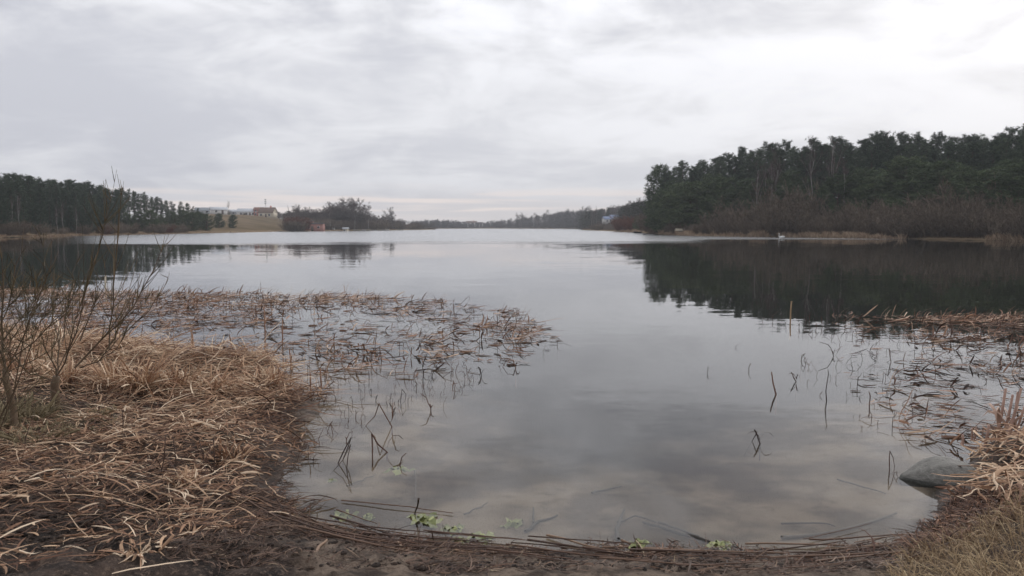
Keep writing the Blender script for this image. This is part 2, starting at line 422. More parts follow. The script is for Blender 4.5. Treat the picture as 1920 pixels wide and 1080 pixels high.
def ground_mat():
    m = bpy.data.materials.new('ground'); m.use_nodes = True
    t = NT(m.node_tree)
    at_ = lambda n: t.n('ShaderNodeAttribute', attribute_name=n).outputs['Fac']
    obc = t.n('ShaderNodeTexCoord').outputs['Object']
    n1 = t.noise(obc, 6, 6, .65); n2 = t.noise(obc, 45, 5, .7); n3 = t.noise(obc, 1.6, 3, .5)
    mud = t.mix(t.ss(n1, .35, .65), c4((.016, .011, .009)), c4((.095, .064, .049)))
    mud = t.mix(t.ss(n2, .50, .70), mud, c4((.22, .155, .115)))
    sandc = t.mix(t.ss(n1, .38, .60), c4((.065, .045, .034)), c4((.26, .195, .145)))
    sandc = t.mix(t.math('MULTIPLY', t.ss(n2, .5, .68), .55), sandc, c4((.030, .020, .015)))
    near = t.mix(at_('sand'), mud, sandc)
    # lake bed: pale sand to dark silt, murky water's light loss painted in
    bsand = t.mix(t.ss(n3, .40, .62), c4((.135, .110, .088)), c4((.30, .246, .192)))
    bsand = t.mix(t.math('MULTIPLY', t.ss(n1, .5, .75), .5), bsand, c4((.050, .038, .030)))
    bsand = t.mix(t.math('SUBTRACT', 1.0, t.ss(at_('sand'), .0, .35)), bsand, c4((.05, .037, .028)))
    bed = t.mix(at_('deep'), bsand, c4((.020, .020, .017)))  # darkening with depth stands in for light lost in the water
    sdv = at_('sd')
    nearc = t.mix(t.ss(sdv, -.06, .02), bed, near)
    # far land
    o = at_('offs')
    fn = t.noise(obc, .05, 5, .6); fn2 = t.noise(obc, .35, 5, .65)
    bank = t.mix(fn2, c4((.13, .095, .060)), c4((.25, .185, .12)))
    field = t.mix(t.ss(fn, .35, .65), c4((.105, .082, .050)), c4((.165, .122, .080)))
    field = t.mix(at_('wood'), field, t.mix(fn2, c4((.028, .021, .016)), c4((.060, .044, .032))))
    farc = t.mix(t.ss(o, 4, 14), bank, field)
    farc = t.mix(t.ss(o, -.6, .15), c4((.022, .023, .019)), farc)
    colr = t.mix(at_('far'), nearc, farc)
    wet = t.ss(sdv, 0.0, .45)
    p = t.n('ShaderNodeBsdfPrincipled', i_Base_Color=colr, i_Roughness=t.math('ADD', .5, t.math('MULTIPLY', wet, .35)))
    t.put(p.inputs['Specular IOR Level'], t.math('MULTIPLY', t.math('MULTIPLY', t.math('SUBTRACT', 1.0, at_('far')), t.ss(sdv, -.05, .03)), .3))
    hgt = t.math('ADD', n2, t.math('MULTIPLY', t.noise(obc, 140, 4, .7), .5))
    b = t.n('ShaderNodeBump', i_Height=hgt, i_Strength=t.math('MULTIPLY', t.math('SUBTRACT', 1.0, at_('far')), 1.0)); b.inputs['Distance'].default_value = .035
    t.put(p.inputs['Normal'], b)
    t.n('ShaderNodeOutputMaterial', i_0=p)
    return m

build_ground()

# ------------------------------------------------------------------ water
def water_mat():
    m = bpy.data.materials.new('lake_water'); m.use_nodes = True
    t = NT(m.node_tree)
    pos = t.n('ShaderNodeNewGeometry').outputs['Position']
    sep = t.n('ShaderNodeSeparateXYZ', i_0=pos)
    y = sep.outputs[1]; x = sep.outputs[0]
    dist = t.vmath('LENGTH', t.vmath('MULTIPLY', pos, (1, 1, 0)))
    # ruffled zones far out, where the breeze reaches the water
    edge = t.math('ADD', dist, t.math('MULTIPLY', t.math('SUBTRACT', t.noise(t.vmath('MULTIPLY', pos, (.016, .05, 0)), 1.0, 4, .6), .5), 60.0))
    ruf = t.ss(edge, 72, 92)
    lee = t.ss(t.math('SUBTRACT', x, t.math('MULTIPLY', y, .20)), 2.0, 9.0)     # sheltered by the right-hand wood
    lee2 = t.math('MULTIPLY', lee, t.math('SUBTRACT', 1.0, t.ss(y, 92, 108)))
    lel = t.ss(t.math('SUBTRACT', t.math('MULTIPLY', x, -1.0), t.math('MULTIPLY', y, .60)), -8.0, 4.0)
    ruf = t.math('MULTIPLY', ruf, t.math('SUBTRACT', 1.0, lee2))
    ruf = t.math('MULTIPLY', ruf, t.math('SUBTRACT', 1.0, lel))
    # slopes of small ripples, taken directly from noise fields
    def slope(sx, sy, off, det):
        c = t.noise(t.vmath('ADD', t.vmath('MULTIPLY', pos, (sx, sy, 0)), off), 1.0, det, .55, 0.0, out=1)
        return t.vmath('SUBTRACT', c, (.5, .5, .5))
    s1 = t.vmath('MULTIPLY', slope(.55, 1.6, (3, 1, 0), 3), (.012, .030, 0))
    s2 = t.vmath('MULTIPLY', slope(5.0, 13.0, (7, 2, 0), 2), (.010, .020, 0))
    s3 = t.vmath('SCALE', t.vmath('MULTIPLY', slope(1.2, 4.2, (1, 8, 0), 3), (.10, .30, 0)), ruf)
    patch = t.ss(t.noise(t.vmath('MULTIPLY', pos, (.10, .22, 0)), 1.0, 3, .5), .38, .62)
    s12 = t.vmath('SCALE', t.vmath('ADD', s1, s2), t.math('ADD', .25, patch))
    nrm = t.vmath('NORMALIZE', t.vmath('ADD', t.vmath('ADD', s12, s3), (0, 0, 1)))
    rough = t.math('ADD', .012, t.math('MULTIPLY', ruf, .22))
    bf = t.n('ShaderNodeNewGeometry').outputs['Backfacing']
    fr0 = t.n('ShaderNodeFresnel', i_IOR=t.math('ADD', 1.37, t.math('MULTIPLY', bf, 1 / 1.37 - 1.37)), i_Normal=nrm)
    fr = t.math('MULTIPLY', fr0, t.math('SUBTRACT', 1.0, t.math('MULTIPLY', ruf, .26)))
    gl = t.n('ShaderNodeBsdfGlossy', i_Color=c4((.97, .97, .98)), i_Roughness=rough, i_Normal=nrm)
    tr = t.n('ShaderNodeBsdfTransparent', i_Color=c4((.90, .885, .84)))
    mx = t.n('ShaderNodeMixShader', i_0=fr, i_1=tr, i_2=gl)
    t.n('ShaderNodeOutputMaterial', i_0=mx)
    return m
m = MB()
xs = np.concatenate([[-1600], np.linspace(-900, 900, 40), [1600]]); ys = np.concatenate([[-40, 0], np.linspace(10, 1600, 40)])
GX, GY = np.meshgrid(xs, ys, indexing='ij')
m.strips(np.stack([GX[::-1], GY[::-1], GX * 0], -1)[None], False, .5)
wo = m.build('water', water_mat()); tag(wo, kind='structure')

# ------------------------------------------------------------------ haze
def haze():
    m = bpy.data.materials.new('haze'); m.use_nodes = True
    t = NT(m.node_tree)
    v = t.n('ShaderNodeVolumePrincipled')
    v.inputs['Color'].default_value = (.86, .89, .95, 1); v.inputs['Density'].default_value = .0004; v.inputs['Anisotropy'].default_value = 0.1
    o = t.n('ShaderNodeOutputMaterial'); t.nt.links.new(v.outputs[0], o.inputs['Volume'])
    b = MB(); b.box((-1720, -1720, -6), (1720, 1720, 75))
    h = b.build('haze', m, smooth=False); tag(h, kind='stuff')
haze()

# ------------------------------------------------------------------ trees: generators
def unit(v): return v / (np.linalg.norm(v, axis=-1, keepdims=True) + 1e-9)
def levels(g, stems, spec):
    """stems: list of (N,K,3),(N,) radius arrays. spec per level: (count, len_factor, spread, up, rad_factor, tmin)"""
    P, R = stems; allL = [(P, R)]
    for (cnt, lf, spread, up, rf, tmin) in spec:
        N, K, _ = P.shape
        M = N * cnt
        pi = np.repeat(np.arange(N), cnt)
        tt = tmin + (1 - tmin) * g.random(M)
        f = tt * (K - 1.001); k = f.astype(int); fr = (f - k)[:, None]
        p0 = P[pi, k] * (1 - fr) + P[pi, k + 1] * fr
        tan = unit(P[pi, k + 1] - P[pi, k])
        Lp = np.linalg.norm(P[:, -1] - P[:, 0], axis=1)[pi]
        rn = unit(g.normal(size=(M, 3)))
        d = unit(tan * (1 - spread) + rn * spread + np.array([0, 0, up]))
        L = Lp * lf * (.55 + .6 * g.random(M)) * (1.15 - .55 * tt)
        KK = 4
        s = np.linspace(0, 1, KK)
        bend = unit(g.normal(size=(M, 3))) * .18 + np.array([0, 0, up * .35])
        Q = p0[:, None] + d[:, None] * (L[:, None] * s)[..., None] + bend[:, None] * (L[:, None] * s ** 2)[..., None]
        Rk = (R[pi] * rf * (1.1 - .6 * tt))
        allL.append((Q, Rk)); P, R = Q, Rk
    return allL
def stem(base, top, r, g, wob=.05, K=6):
    base = np.array(base, float); top = np.array(top, float)
    s = np.linspace(0, 1, K); L = np.linalg.norm(top - base)
    P = base + (top - base) * s[:, None]
    P[1:-1] += g.normal(size=(K - 2, 3)) * wob * L * np.array([1, 1, .2])
    return P

def tree_root(name, cat): o = empty(name, (0, 0, 0)); o['category'] = cat; KIDS[o.name] = []; return o
def part(root, mb, name, mt):
    o = mb.build(name, mt, root); KIDS[root.name].append(o); return o

def needle_cloud(mb, C, g, n, L, w, flat=.5, tone=None):
    """C (M,3) clump centres; n slim needles sprays per clump"""
    M = len(C); c = np.repeat(C, n, 0)
    d = unit(g.normal(size=(M * n, 3)) * np.array([1, 1, flat]) + np.array([0, 0, .22]))
    L_ = L * (.6 + .7 * g.random(M * n)); sd_ = unit(np.cross(d, g.normal(size=(M * n, 3))))
    a = c + d * .0; b = c + d * L_[:, None]
    V = np.stack([a - sd_ * w * .6, a + sd_ * w * .6, b + sd_ * w * .25, b - sd_ * w * .25], 1)
    tn = np.repeat(g.random(M) if tone is None else tone, n) * .7 + g.random(M * n) * .3
    i = mb.verts(V.reshape(-1, 3), np.repeat(tn, 4))
    mb.q.append(np.arange(M * n * 4).reshape(-1, 4) + i)

def make_pine(seed, H=16, crown0=.45, spread=2.6, dens=1.0, kind='scots', mt=None):
    g = np.random.default_rng(seed); root = tree_root('pine_tree' if kind != 'spruce' else 'spruce_tree', 'tree')
    tm = MB(); P = stem((0, 0, -.3), (g.normal() * .35, g.normal() * .35, H), .1, g, .008, 9)
    tm.tubes(P, np.linspace(.2, .035, 9), 6, .5)
    limbs = []; cl = []
    nl = int(46 * dens * (1.25 if kind == 'spruce' else 1))
    for i in range(nl):
        q = i / nl; z = H * (crown0 + (1 - crown0) * q) + g.normal() * .15
        a = i * 2.4 + g.normal() * .5
        if kind == 'scots':
            prof = (1.04 - q) ** .62 * min(1, .45 + 2.2 * q) * (.35 + .85 * g.random()); rise = .30 + .35 * q
        elif kind == 'spruce':
            prof = (1.02 - q) * (.8 + .3 * g.random()); rise = -.12 + .5 * q
        else:
            prof = (math.sin(PI * min(1, .30 + q * .68)) ** .8) * (.75 + .4 * g.random()); rise = .15 + .5 * q
        L = spread * prof + .25
        f = min(z / H, .995) * 8; k = int(f); b = P[k] * (1 - f + k) + P[min(k + 1, 8)] * (f - k)
        s = np.linspace(0, 1, 4)
        d = np.array([math.cos(a), math.sin(a), rise]); pts = b + d * (L * s)[:, None] + np.array([0, 0, .18]) * (L * s ** 2)[:, None]
        limbs.append(pts)
        m_ = max(4, int(L * 9 * dens))
        tt = .28 + .74 * g.random(m_) ** .8
        base = b + d * (L * tt)[:, None] + np.array([0, 0, .18]) * (L * tt ** 2)[:, None]
        off = g.normal(size=(m_, 3)) * np.array([.34, .34, .13]) * (.5 + .3 * L)
        cl.append(base + off * .7)
    tm.tubes(np.array(limbs), np.linspace(.045, .012, 4)[None], 3, .2, cap=False)
    part(root, tm, 'trunk', M_ptrunk)
    top = P[-1] + g.normal(size=(10, 3)) * np.array([.3, .3, .35]) - np.array([0, 0, .2]); cl.append(top)
    cm = MB(); needle_cloud(cm, np.concatenate(cl), g, 9, .42, .055, .55)
    part(root, cm, 'crown', mt or M_needle)
    return root

def make_bare(seed, H, name='bare_tree', tm_mat=None, tw_mat=None, stems=1, spread=.45, twigs=True, up=.25, rad=.13, dense=1.0, w=.022):
    g = np.random.default_rng(seed); root = tree_root(name, 'tree')
    Ps = []
    for i in range(stems):
        a = g.random() * 2 * PI
        Ps.append(stem((.15 * math.cos(a) * stems, .15 * math.sin(a) * stems, -.3), (math.cos(a) * H * .07 * stems, math.sin(a) * H * .07 * stems, H * (.82 + .15 * g.random())), .1, g, .02, 6))
    Ps = np.array(Ps); R = np.full(len(Ps), rad)
    lv = levels(g, (Ps, R), [(int(11 * dense), .42, spread, up, .42, .25), (6, .5, .5, up, .5, .2), (int(7 * dense), .55, .55, up, .5, .15)])
    tm = MB()
    for i, (Q, r) in enumerate(lv[:2]):
        K = Q.shape[1]
        tm.tubes(Q, r[:, None] * np.linspace(1, .3, K)[None], 5 if i == 0 else 4, .6, cap=False)
    part(root, tm, 'trunk', tm_mat or M_dtrunk)
    cm = MB()
    for i, (Q, r) in enumerate(lv[2:]):
        Wd = np.maximum(r[:, None] * np.linspace(1, .4, Q.shape[1])[None], w * (.6 if i else .8))
        side = unit(np.cross(Q[:, 1] - Q[:, 0], g.normal(size=(len(Q), 3))))[:, None] * np.ones((1, Q.shape[1], 1))
        cm.ribbons(Q, side, Wd, g.random(len(Q)))
    part(root, cm, 'crown', tw_mat or M_dtrunk)
    return root

def make_shrub(seed, H, W, mt, n=60, w=.018, name='bare_shrub'):
    g = np.random.default_rng(seed); root = tree_root(name, 'shrub')
    S = []
    for i in range(n):
        a = g.random() * 2 * PI; b0 = g.random() ** .5 * W * .35
        top = np.array([math.cos(a) * (b0 + W * .55 * g.random()), math.sin(a) * (b0 + W * .55 * g.random()), H * (.55 + .45 * g.random())])
        b = np.array([math.cos(a) * b0, math.sin(a) * b0, -.1]); S.append(stem(b, top, 0, g, .04, 5))
    lv = levels(g, (np.array(S), np.full(n, .03)), [(7, .42, .45, .22, .6, .15), (7, .5, .5, .2, .6, .1)])
    tm = MB(); tm.tubes(lv[0][0], np.linspace(.03, .012, 5)[None], 3, .3, cap=False); part(root, tm, 'stem', mt)
    cm = MB()
    for Q, r in lv[1:]:
        side = unit(np.cross(Q[:, 1] - Q[:, 0], g.normal(size=(len(Q), 3))))[:, None] * np.ones((1, 4, 1))
        cm.ribbons(Q, side, np.maximum(r[:, None] * np.linspace(1, .4, 4)[None], w * .6), g.random(len(Q)))
    part(root, cm, 'crown', mt)
    return root

LASTC = [1.0]
def pos_at(px, r, dz=0.0):
    d = ray(px, 428); th = math.atan2(d[0], d[1]); LASTC[0] = math.cos(th); x, y = r * math.sin(th), r * math.cos(th)
    return (x, y, float(ground_z(x, y)) + dz)
def shore_r(px): return float(np.interp(azp(px), TH, TT[:, 0]))
def top_h(py, r, z): return CAMZ + (425.5 - py) / F * r * LASTC[0] - z     # height that reaches photo row py

PINES_N = [(make_pine(100 + i, 13, .10, 2.1, 1.35), 13) for i in range(5)]
PINES_B = [(make_pine(150 + i, 13, .46, 2.0, .9), 13) for i in range(4)]
PINES_T = [(make_pine(200 + i, 17, .36, 3.4, 1.4), 17) for i in range(6)]
PINES_Y = [(make_pine(300 + i, 9, .04, 2.9, 1.35, 'young', M_needle2), 9) for i in range(4)]
SPRUCE = [(make_pine(400 + i, 12, .05, 2.3, 1.5, 'spruce'), 12) for i in range(3)]
BIRCH = [(make_bare(500 + i, 12, 'birch_tree', M_btrunk, M_btwig, 1, .40, up=.30, rad=.11), 12) for i in range(3)]
DECID = [(make_bare(600 + i, 11, 'bare_tree', M_dtrunk, M_dtrunk, 2 + i % 2, .60, up=.12, rad=.15, dense=1.6, w=.04), 11) for i in range(4)]
SHRUB = [(make_shrub(700 + i, 4.5, 5.0, M_shrub, 64, .026), 4.5) for i in range(4)]
RSHRUB = [(make_shrub(720 + i, 3.5, 3.6, M_redshrub, 50, .028, 'red_shrub'), 3.5) for i in range(2)]
pools = {id(x): Pool([p for p, _ in x]) for x in (PINES_B, PINES_N, PINES_T, PINES_Y, SPRUCE, BIRCH, DECID, SHRUB, RSHRUB)}
def plant(kind, px, r, h, label, group=None, dz=-.1, wid=1.0, tilt=None):
    i = rnd.randrange(len(kind)); H0 = kind[i][1]; s = h / H0
    return pools[id(kind)].put(i, pos_at(px, r, dz), rnd.random() * 6.28, (s * wid, s * wid, s), label, group, tilt or (rnd.gauss(0, .015), rnd.gauss(0, .015)))

# ---- left shore wood: skyline read off the photograph
SKYL = [(-400, 318), (-60, 324), (0, 326), (60, 335), (110, 341), (160, 345), (220, 356), (260, 362), (300, 372), (330, 380), (360, 389), (380, 396)]
def skl(px, S): return float(np.interp(px, [a for a, _ in S], [b for _, b in S]))
ZL = [(60, 'next to the frame edge'), (130, 'behind the forked sapling'), (185, 'near the pale front trunks'), (226, 'below the tall sapling twigs'), (999, '')]
ZR = [(1330, 'at its left end'), (1410, 'left of the birch clump'), (1480, 'at the birch clump'), (1540, 'right of the birch clump'), (1610, 'at the tallest birch'), (1700, 'right of the tallest birch'), (1800, 'above the domed bush'), (1900, 'towards the frame edge'), (9999, 'at the right frame edge')]
def zone(px, Z): return next(b for a, b in Z if px < a)
RN = ['front row', 'second row', 'third row', 'back row', 'rearmost row']
for row, (d0, d1, step, lo) in enumerate([(4, 9, 11, .58), (12, 20, 11, .82), (24, 34, 8, .98), (38, 50, 8, 1.0)]):
    px = -130 + row * 5
    while px < 372:
        if px > 225 and row in (0, 1): 
            px += step * 2.2; continue
        r = shore_r(px) + d0 + rnd.random() * (d1 - d0)
        z = pos_at(px, r)[2]
        h = top_h(skl(px, SKYL) + rnd.uniform(-5, 2), r, z) * (lo + rnd.uniform(-.07, .03))
        if px > 225: h = top_h(skl(px, SKYL) + rnd.uniform(-4, 5), r, z); wid = .8
        else: wid = 1.05
        if h > 2:
            plant(PINES_N if px < 225 else PINES_B, px, r, h, RN[row] + ' pine of the dark left shore wood, ' + zone(px, ZL) if px < 225 else 'thin pine with bare trunk at the thinning right end of the left wood',
                  'left wood pines, ' + RN[row] + ' ' + zone(px, ZL) if px < 225 else 'thin pines at the end of the left wood', wid=wid)
        px += step * rnd.uniform(.75, 1.25) * (1.0 if px < 225 else 1.25)
for px, h in [(240, 4.2), (262, 4.6), (285, 5), (303, 4), (250, 3), (322, 5), (345, 5.5), (360, 5), (375, 5), (388, 4.6)]:
    plant(PINES_Y, px, shore_r(px) + rnd.uniform(10, 22), h, 'bushy dark young pine below the thin trunks near the field', 'young pines beside the field', wid=1.2)
plant(PINES_Y, 411, 262, top_h(401, 262, pos_at(411, 262)[2]), 'round dark pine on the field slope, the left one of a touching pair', wid=1.15)
plant(PINES_Y, 437, 268, top_h(403, 268, pos_at(437, 268)[2]), 'round dark pine on the field slope, the right one of a touching pair', wid=1.15)
for i in range(44):
    px = rnd.uniform(-120, 365)
    plant(SHRUB if rnd.random() < .8 else RSHRUB, px, shore_r(px) + rnd.uniform(2.5, 5), rnd.uniform(1.2, 2.6), 'low bare brown bush at the foot of the left shore wood', 'bushes under the left wood', wid=1.3)
for px in (23, 108, 120, 142, 39):
    plant(BIRCH, px, shore_r(px) + 2.5, rnd.uniform(5, 8.5), 'pale bare trunk in front of the dark left shore wood', 'pale trunks before the left wood', wid=.6)

# ---- right shore wood
SKYR = [(1228, 322), (1240, 318), (1275, 314), (1300, 309), (1350, 296), (1375, 290), (1410, 282), (1440, 277), (1500, 274), (1560, 268), (1600, 272), (1640, 262), (1665, 256), (1700, 262), (1750, 263), (1780, 262), (1830, 258), (1870, 262), (1895, 248), (1920, 240), (2100, 228), (2400, 215)]
for row, (d0, d1, step, lo, kind) in enumerate([(11, 18, 22, .60, 'y'), (24, 34, 24, .82, 't'), (38, 52, 14, 1.0, 't')]):
    px = 1246 + row * 4
    while px < 2080:
        r = shore_r(px) + d0 + rnd.random() * (d1 - d0)
        if px < 1300: r = shore_r(px) + 5 + d0 * .5
        z = pos_at(px, r)[2]
        ty = skl(px, SKYR)
        if kind == 'y':
            h = top_h(ty, r, z) * rnd.uniform(.52, .78); K = PINES_Y if rnd.random() < .78 else SPRUCE
            plant(K, px, r, h, 'bushy green conifer in the lower tier of the right wood, ' + zone(px, ZR), 'lower conifers of the right wood ' + zone(px, ZR), wid=rnd.uniform(1.1, 1.35))
        else:
            h = top_h(ty + rnd.uniform(-7, 8) + (1 - lo) * 70, r, z)
            K = PINES_T if rnd.random() < .88 else SPRUCE
            plant(K, px, r, h, ('tall dark skyline pine of the right wood, ' if row == 2 else 'dark mid height pine of the right wood, ') + zone(px, ZR), ('skyline' if row == 2 else 'mid height') + ' pines of the right wood ' + zone(px, ZR), wid=rnd.uniform(.85, 1.15))
        px += step * rnd.uniform(.75, 1.25)
for px, r_, ty, w_ in [(1238, 14, 318, 1.0), (1252, 12, 345, 1.1), (1233, 22, 372, 1.2), (1268, 10, 360, 1.3)]:
    r = shore_r(px) + r_
    plant(PINES_Y, px, r, top_h(ty, r, pos_at(px, r)[2]), {1238: 'tallest dark pine at the left edge of the right shore wood', 1252: 'broad dark pine just inside the left edge of the right wood',
          1233: 'low dark pine sticking out left of the right wood', 1268: 'dense dark pine low at the left end of the right wood'}[px], wid=w_ * .8)
for px in (1428, 1436, 1446, 1458, 1420, 1450):
    r = shore_r(px) + rnd.uniform(9, 11)
    plant(BIRCH, px, r, top_h(300 + rnd.uniform(0, 22), r, pos_at(px, r)[2]), 'pinkish bare birch in the clump of birches below the pine crowns', 'clump of birches in the right wood', wid=.8)
for px, ty, lb in [(1556, 266, 'tall pale birch rising to the skyline of the right wood'), (1580, 312, 'leaning pale birch right of the tallest birch'), (1516, 290, 'slim pale birch left of the tallest birch'), (1893, 318, 'pale birch near the right end of the right wood')]:
    r = shore_r(px) + 12
    plant(BIRCH, px, r, top_h(ty, r, pos_at(px, r)[2]), lb, wid=.75)
px = 1232
while px < 2080:
    q = sstep(px, 1250, 1450); ty = 425.5 - (10 + 27 * q + rnd.uniform(-16, 16))
    for d0 in (3.0, 8.0):
        r = shore_r(px) + d0 + rnd.uniform(-1, 2)
        if px > 1300 or d0 < 4:
            plant(SHRUB, px + rnd.uniform(-8, 8), r, max(1.8, top_h(ty + (14 if d0 < 4 else 0), r, pos_at(px, r)[2])), ('waterside' if d0 < 4 else 'rear') + ' bare brown willow bush below the right wood, ' + zone(px, ZR), ('waterside' if d0 < 4 else 'rear') + ' willow bushes ' + zone(px, ZR), wid=rnd.uniform(1.0, 1.35))
    px += 19 * rnd.uniform(.8, 1.2)
plant(SHRUB, 1815, shore_r(1815) + 10, top_h(350, shore_r(1815) + 10, pos_at(1815, shore_r(1815) + 10)[2]), 'large domed reddish brown bush rising above the willow bushes', wid=.95)
plant(SHRUB, 1475, shore_r(1475) + 8, top_h(358, shore_r(1475) + 8, pos_at(1475, shore_r(1475) + 8)[2]), 'large domed grey brown bush below the clump of birches', wid=.9)

# ---- spit on the right with red bushes
for i in range(16):
    px = rnd.uniform(1112, 1228); r = shore_r(px) + rnd.uniform(5, 16)
    red = 1150 < px < 1195
    plant(RSHRUB if red else SHRUB, px, r, rnd.uniform(2.2, 4.6) * (1 if px > 1130 else .8), 'reddish bare bush on the low spit' if red else 'brown bare bush on the low spit left of the right wood', 'red bushes of the spit' if red else 'brown bushes of the spit', wid=1.2)
plant(PINES_Y, 1193, shore_r(1193) + 7, 4.0, 'small dark juniper shaped pine on the spit', wid=.8)
for px in (1113, 1117, 1109):
    plant(BIRCH, px, shore_r(px) + 30, 9.5, 'pale birch standing behind the tip of the spit', 'birches behind the spit', wid=.6)
for i in range(34):
    px = rnd.uniform(1098, 1240); r = shore_r(px) + rnd.uniform(110, 260)
    ty = np.interp(px, [1095, 1160, 1200, 1240], [398, 388, 378, 372]) + rnd.uniform(-3, 6)
    z = pos_at(px, r)[2]; h = min(15, max(5, top_h(ty, r, z)))
    plant(DECID if rnd.random() < .35 else PINES_N, px, r, h, 'tree on the rising wooded shore behind the spit', 'trees behind the spit', wid=1.25)
for px, ty in ((1185, 377), (1192, 375), (1198, 378)):
    r = shore_r(px) + 150; plant(DECID, px, r, min(18, top_h(ty, r, pos_at(px, r)[2])), 'tall bare tree topping the ridge behind the spit', 'bare trees on the ridge', wid=1.0)

# ---- centre left point with bare trees
def decid(px, r, ty, lb, gp, wid=1.0, K=DECID):
    plant(K, px, r, top_h(ty, r, pos_at(px, r)[2]), lb, gp, wid=wid)
for px, ty in [(620, 390), (627, 386), (634, 382), (641, 379), (648, 378), (655, 378), (662, 379), (669, 381), (676, 385), (683, 391)]:
    decid(px, 345, ty, 'tall bare tree in the high rounded group on the middle point', 'high bare trees of the middle point', 1.35)
for px, ty in [(556, 389), (560, 390), (567, 391), (575, 393), (548, 397), (583, 396), (592, 397)]:
    decid(px, 335, ty, 'bare tree behind the pink building', 'bare trees behind the pink building', 1.0)
for px in list(np.arange(540, 830, 6.0)) + list(np.arange(543, 700, 6.0)):
    ty = np.interp(px, [540, 590, 610, 690, 705, 720, 770, 830], [398, 396, 395, 402, 408, 404, 414, 421]) + rnd.uniform(-1.5, 4)
    decid(px, shore_r(px) + rnd.uniform(28, 60) if px < 700 else shore_r(px) + rnd.uniform(8, 30), ty, 'grey bare tree in the belt along the middle point', 'tree belt of the middle point', 1.6)
for px in np.arange(560, 800, 11.0):
    decid(px, shore_r(px) + rnd.uniform(9, 20), np.interp(px, [560, 700, 800], [410, 414, 421]) + rnd.uniform(-2, 4), 'low grey bush at the water of the middle point', 'low bushes of the middle point', 1.5, SHRUB)
decid(728, 392, 393, 'lone taller bare tree right of the high group on the middle point', None, .9)
decid(618, 300, 392, 'pale trunked birch right of the pink building', None, .8, BIRCH)
decid(664, 318, 384, 'pale trunked birch before the high bare trees', None, .7, BIRCH)
decid(430, 430, 377, 'lone bare tree on the crest beside the long barn', None, .9, BIRCH)
decid(541, 460, 388, 'slim bare tree left of the trees behind the pink building', None, .5, BIRCH)
for px in np.arange(540, 562, 5.): decid(px, 285, 417, 'grey bush on the shore left of the pink building', 'grey bushes left of the pink building', 1.2, SHRUB)
for px in np.arange(545, 572, 6.): plant(RSHRUB, px, 292, 4.5, 'reddish bush beside the pink building', 'red bushes beside the pink building', wid=1.0)
for px in list(np.arange(372, 400, 6.)) + list(np.arange(424, 470, 6.)) + list(np.arange(462, 556, 8.)):
    decid(px, 460 + rnd.uniform(0, 60), np.interp(px, [372, 430, 480, 550], [394, 396, 400, 398]) + rnd.uniform(-2, 4), 'small dark tree on the crest among the hill houses', 'small trees among the hill houses', 1.3, PINES_Y if rnd.random() < .55 else SHRUB)
decid(526, 440, 397, 'bare tree right of the brown roofed house', None, 1.3)

# ---- far woods: masses that read as one
def far_wood(name, ctrl, rfun, n, tone, mt, seed, rd=70):
    g = np.random.default_rng(seed); mb = MB()
    for i in range(n):
        px = g.uniform(ctrl[0][0], ctrl[-1][0]); depth = g.random()
        r = rfun(px) + 8 + depth * rd
        if name == 'ridge_wood' and 1124 < px < 1166 and r < 470: continue
        x, y, z = pos_at(px, r)
        ty = np.interp(px, [c[0] for c in ctrl], [c[1] for c in ctrl]) + g.uniform(-1.2, 3.0) + (1 - depth) * 3
        h = min(22, max(3.5, top_h(ty, r, z)))
        m_ = 46; cn = g.random() < .35
        zz_ = h * (.12 + .88 * g.random(m_)); q = zz_ / h
        rad = h * (.20 if cn else .33) * ((1.05 - q) if cn else np.sin(PI * np.clip(q * .85 + .12, 0, 1)) ** .6)
        a = g.random(m_) * 6.28; rr_ = rad * np.sqrt(g.random(m_))
        C = np.stack([x + rr_ * np.cos(a), y + rr_ * np.sin(a), z + zz_], -1)
        needle_cloud(mb, C, g, 4, h * .13, .16, .9, tone=np.full(m_, .2 + .6 * g.random()))
        mb.tubes(np.array([[x, y, z - .5], [x, y, z + h * .6]]), [.2, .1], 3, .4, cap=False)
    o = mb.build(name, mt); return tag(o, kind='stuff')
M_far = mat('far_wood', [(0, (.028, .030, .028)), (.5, (.055, .050, .046)), (1, (.090, .074, .066))], rough=.9, spec=.1)
far_wood('far_wood', [(770, 414), (820, 412), (860, 414), (868, 418), (905, 417), (915, 414), (960, 411), (975, 409), (1000, 405), (1040, 399), (1060, 396), (1105, 394)], shore_r_far := (lambda p: max(600., shore_r(max(p, 830) if p < 1088 else 1080))), 520, .5, M_far, 77)
M_belt = mat('belt_wood', [(0, (.045, .040, .038)), (.5, (.085, .074, .068)), (1, (.13, .11, .10))], rough=.9, spec=.1)
M_ridge = mat('ridge_wood', [(0, (.022, .030, .022)), (.5, (.045, .048, .036)), (1, (.085, .066, .052))], rough=.9, spec=.1)
far_wood('ridge_wood', [(1086, 398), (1110, 395), (1160, 389), (1185, 381), (1200, 379), (1250, 374)], lambda p: shore_r(max(p, 1095)) + (40 if p < 1225 else 70), 330, .5, M_ridge, 78, 190)
far_wood('belt_wood', [(552, 402), (600, 402), (690, 406), (760, 416)], lambda p: shore_r(p) + 30, 130, .5, M_belt, 79, 40)
for px, ty in [(975, 401), (962, 409), (1008, 399), (1090, 387), (1100, 388), (940, 411), (1030, 398), (1067, 392)]:
    r = 730 if px < 1085 else 690
    decid(px, r, ty, 'tree standing a little above the far wooded shore', 'taller trees of the far shore', 1.0, DECID)
for p_ in pools.values(): p_.finish()

